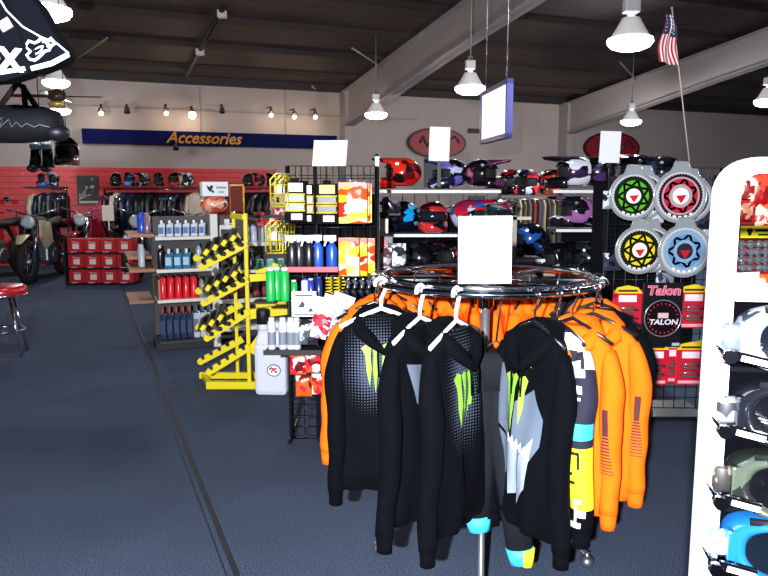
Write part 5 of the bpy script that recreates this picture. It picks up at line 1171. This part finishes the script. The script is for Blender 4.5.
# goods seen through the top opening of the tower
t = thing('packaged_goods_rack', 'red backed wall of packaged parts seen through the tower opening', 'rack', at(775, 240, 3.4)); t.location.z = 0
bx_ = t.location
MB().box((0, .06, .84), (.5, .04, 1.66)).obj('red_board', stripe_mat('red_peg_board', 'a0141c', '4a060c', 'Z', 14, .5, .4), t)
for s_ in (-1, 1): MB().box((s_*.24, .02, .84), (.03, .08, 1.67)).obj('upright', mat('700c12', .5), t)
for i, (px, py, w_, h_, cols) in enumerate(((748, 188, .08, .1, ['c8b8b0', '8a2020', 'd8d0d0']), (760, 190, .09, .16, ['c82018', 'e84830', '901010']), (744, 212, .08, .08, ['c07860', 'd8a090', '701818']), (764, 215, .08, .12, ['d03020', 'f06040', 'f0d0c0']), (766, 285, .06, .1, ['e06020', 'f08030', 'c84010']))):
    pouch('parts_pouch', '%s seen through the tower opening' % ['grey and red packet at upper left', 'tall red packet', 'salmon packet under the grey one', 'red orange packet above the yellow tag', 'orange packet near the ledge'][i], px, py, 3.35, w_, h_, graphic(cols, 30, .3, .6, seed=i))
p = at(757, 232, 3.3); tt = thing('hanging_tag', 'yellow black lettered header tag seen through the tower opening', 'tag', p); MB().box((0, 0, 0), (.15, .004, .055)).obj('card', mat('f0e020', .4), tt); MB().prism([(-.05, .012), (-.035, .018), (-.02, .012), (-.03, -.016), (-.04, -.016)], -.005, -.002).box((.02, -.004, .008), (.06, .002, .012)).box((.03, -.004, -.012), (.05, .002, .008)).obj('print', BLACK, tt)
for i in range(16):
    p = at(742+(i % 4)*8+rnd.uniform(-1, 1), 244+(i//4)*8, 3.3+rnd.uniform(0, .03)); b_ = tag(MB().ball((0, 0, 0), .019, 12).lathe([(.022, -.003), (.022, .003)], seg=10).obj('chrome_nut', mat('c8d4dc', .1, .9)), 'chrome nut under the yellow tag, %s row, %s' % (['bottom', 'third', 'second', 'top'][::-1][i//4], ORD[i % 4]), 'nut', 'chrome nuts under the yellow tag'); b_.location = p
p = at(747, 281, 3.28); tt = thing('price_card', 'white price card below the chrome nuts', 'card', p); MB().box((0, 0, 0), (.11, .004, .08), Matrix.Rotation(-.05, 3, 'Y')).obj('card', mat('e8e8f0', .5), tt); MB().box((0, -.004, .015), (.07, .002, .008)).box((0, -.004, -.01), (.06, .002, .006)).obj('print', mat('a0a4b0', .5), tt)
p = at(752, 296, 3.2); tt = tag(MB().box((0, 0, 0), (.14, .03, .035)).box((-.03, -.016, 0), (.03, .003, .03)).obj('parts_strip', graphic(['20141c', '8a2030', 'e0d8e0', '14141c'], 40, .3, .3)), 'dark strip of small parts just above the tower ledge', 'packet'); tt.location = p

# ---------------- hanging gear at the top left ----------------
def puff(poly, th, mname, m, par, n_in=.012):
    """cloth panel with real thickness and rounded edge"""
    mb = MB().prism(poly, -th/2, th/2); return mb.obj(mname, m, par, bevel=min(n_in, th*.4))
JY = 2.2
JO = at(20, 60, JY)
def jl(px, py, Y=JY): q = at(px, py, Y)-JO; return (q.x, q.z)
t = thing('racing_shorts', 'black racing shorts with white fox head and lettering hanging at the top left', 'shorts', JO)
leg1 = [jl(*q) for q in ((-40, -12), (2, -12), (12, 6), (30, 46), (38, 70), (33, 76), (10, 83), (-40, 86))]
leg2 = [jl(*q) for q in ((2, -12), (26, -12), (45, 8), (60, 34), (76, 57), (68, 64), (38, 76), (30, 60), (16, 20))]
puff(leg1, .07, 'leg_panel', mat('05060e', .85, spec=.08), t, .02); puff(leg2, .08, 'leg_panel', mat('05060e', .85, spec=.08), t, .02)
fy = -.042
def strip(pts, w_, m, name, y=fy): return MB().tube([(jl(*q)[0], y, jl(*q)[1]) for q in pts], .003, 6, rb=w_/2, up=(0, 1, 0)).obj(name, m, t)
strip([(-40, 78), (0, 76), (32, 71)], .014, WH, 'hem_trim'); strip([(38, 71), (58, 66), (75, 57)], .016, WH, 'hem_trim')
strip([(2, -6), (14, 14), (30, 30), (48, 40), (63, 46), (75, 56)], .005, WH, 'piping')
def poly_on(pts, m, name, y=fy): return MB().prism([jl(*q) for q in pts], y-.003, y+.004).obj(name, m, t)
fox = [(34, 47), (36, 44), (42, 46), (46, 44), (48, 40), (50, 41), (50, 45), (55, 44), (58, 41), (60, 44), (62, 46), (58, 49), (56, 53), (52, 54), (47, 59), (42, 63), (37, 62), (34, 58), (38, 54), (34, 51)]
MB().tube([(jl(*q)[0], fy-.002, jl(*q)[1]) for q in fox], .0042, 6, closed=True).obj('fox_head_outline', WH, t)
MB().tube([(jl(*q)[0], fy-.002, jl(*q)[1]) for q in ((46, 50), (50, 49), (48, 54), (43, 57), (41, 53))], .003, 6, closed=True).tube([(jl(*q)[0], fy-.002, jl(*q)[1]) for q in ((53, 47), (56, 46), (54, 50))], .003, 6).obj('fox_head_lines', WH, t)
q = jl(12, 61); text('FOX', .085, WH, t, (q[0]-.035, fy-.002, q[1]), ext=.002, off=.004, shear=-.1, sx=1.0).rotation_euler = (PI/2, .12, 0)
q = jl(13, 28); MB().box((q[0], fy, q[1]), (.034, .006, .03), Matrix.Rotation(-.5, 3, 'Y')).obj('badge', mat('c0a8b0', .5), t)
puff([jl(*q) for q in ((-40, -12), (-2, -12), (4, 14), (2, 26), (-40, 30))], .09, 'inner_panel', mat('7a98c0', .7), t, .02)
MB().cyl((.0, 0, .1), (0, 0, roof_z(2)-JO.z), .004).obj('hanging_cord', DARK, t)
JO2 = at(45, 20, 2.35)
t = thing('hanging_jersey', 'pale grey jersey edge hanging just behind the black shorts', 'jersey', JO2)
MB().prism([((at(*q, 2.35)-JO2).x, (at(*q, 2.35)-JO2).z) for q in ((20, -10), (30, -10), (44, 16), (56, 32), (63, 43), (50, 40), (38, 24))], -.03, .03).obj('body', mat('a8a8c0', .8), t, bevel=.01)
MB().cyl((-.05, 0, .0), (-.05, 0, roof_z(2.2)-JO2.z), .004).obj('hanging_cord', DARK, t)
# duffel bag
BY = 3.0; BO = at(20, 124, BY); t = thing('duffel_bag', 'black duffel bag with white script hanging below the fox head shorts', 'bag', BO)
Rb = Matrix.Rotation(PI/2, 3, 'Y')
MB().lathe([(.02, -.3), (.06, -.295), (.074, -.27), (.078, 0), (.07, .1), (.05, .16), (.02, .17)], rot=Rb@Matrix.Rotation(0, 3, 'X'), seg=24).obj('body', mat('07080f', .75, bump=.08, bscale=40, spec=.2), t)
MB().ball((.15, 0, -.035), (.05, .05, .035), 14).obj('end_pocket', mat('0c0e18', .5), t)
def bl(px, py): q = at(px, py, BY)-BO; return (q.x, -.02, q.z)
for pts in (((2, 108), (18, 86), (24, 84)), ((26, 86), (28, 110)), ((24, 86), (42, 112))): MB().tube([bl(*q) for q in pts], .012, 6, rb=.004).obj('strap', BLACK, t)
MB().cyl((0.015, -.02, .16), (.015, -.02, roof_z(2.8)-BO.z), .004).obj('hanging_cord', DARK, t)
mb = MB()
mb.tube([(-.11, -.086, .02), (-.05, -.09, .025), (-.08, -.089, 0), (-.1, -.089, -.03)], .003, 5).tube([(-.05, -.088, 0), (-.02, -.088, .02), (-.04, -.088, -.025), (-.0, -.088, .01), (0.01, -.088, -.02), (.03, -.088, .0), (.05, -.088, -.02), (.07, -.088, -.005), (.1, -.086, -.02), (.12, -.085, -.01), (.16, -.083, -.02)], .0022, 5)
mb.tube([(-.2, -.086, .03), (-.13, -.088, .03)], .002, 5).tube([(-.17, -.088, .03), (-.18, -.088, -.03)], .0025, 5).obj('white_script', mat('5a6070', .5), t)
# hanging boots and helmet below it
HY = 5.5
hb_ = at(42, 158, HY); t = thing('boot_pair', 'pair of hanging black boots with icy blue painted glare left of the bronze helmet', 'boots', hb_)
for s_ in (-1, 1): 
    MB().tube([(s_*.04, 0, .08), (s_*.045, 0, 0), (s_*.05, -.01, -.07)], [.035, .04, .045], 10).ball((s_*.05, -.05, -.08), (.035, .07, .03), 12).obj('boot', mat('10141c', .3, coat=.5), t); MB().ball((s_*.04, -.012, .085), (.042, .04, .03), 12).obj('boot_glare', mat('d8f6ff', .15, coat=.8), t)  # pale blue balls put the boots' bright glare into colour
MB().cyl((0, 0, .08), (0, 0, roof_z(5)-hb_.z), .004).obj('cord', DARK, t)
hb_ = at(68, 167, HY); hh = helmet('hanging bronze and black helmet right of the hanging black boots', hb_, math.radians(-70), ['4a3424', '8a6440', '2c2018', 'c8a878'], 40, .85); hh.scale = (.75,)*3
MB().cyl((0, 0, .29), (0, 0, (roof_z(5)-hb_.z)/.75), .004).obj('cord', DARK, hh)
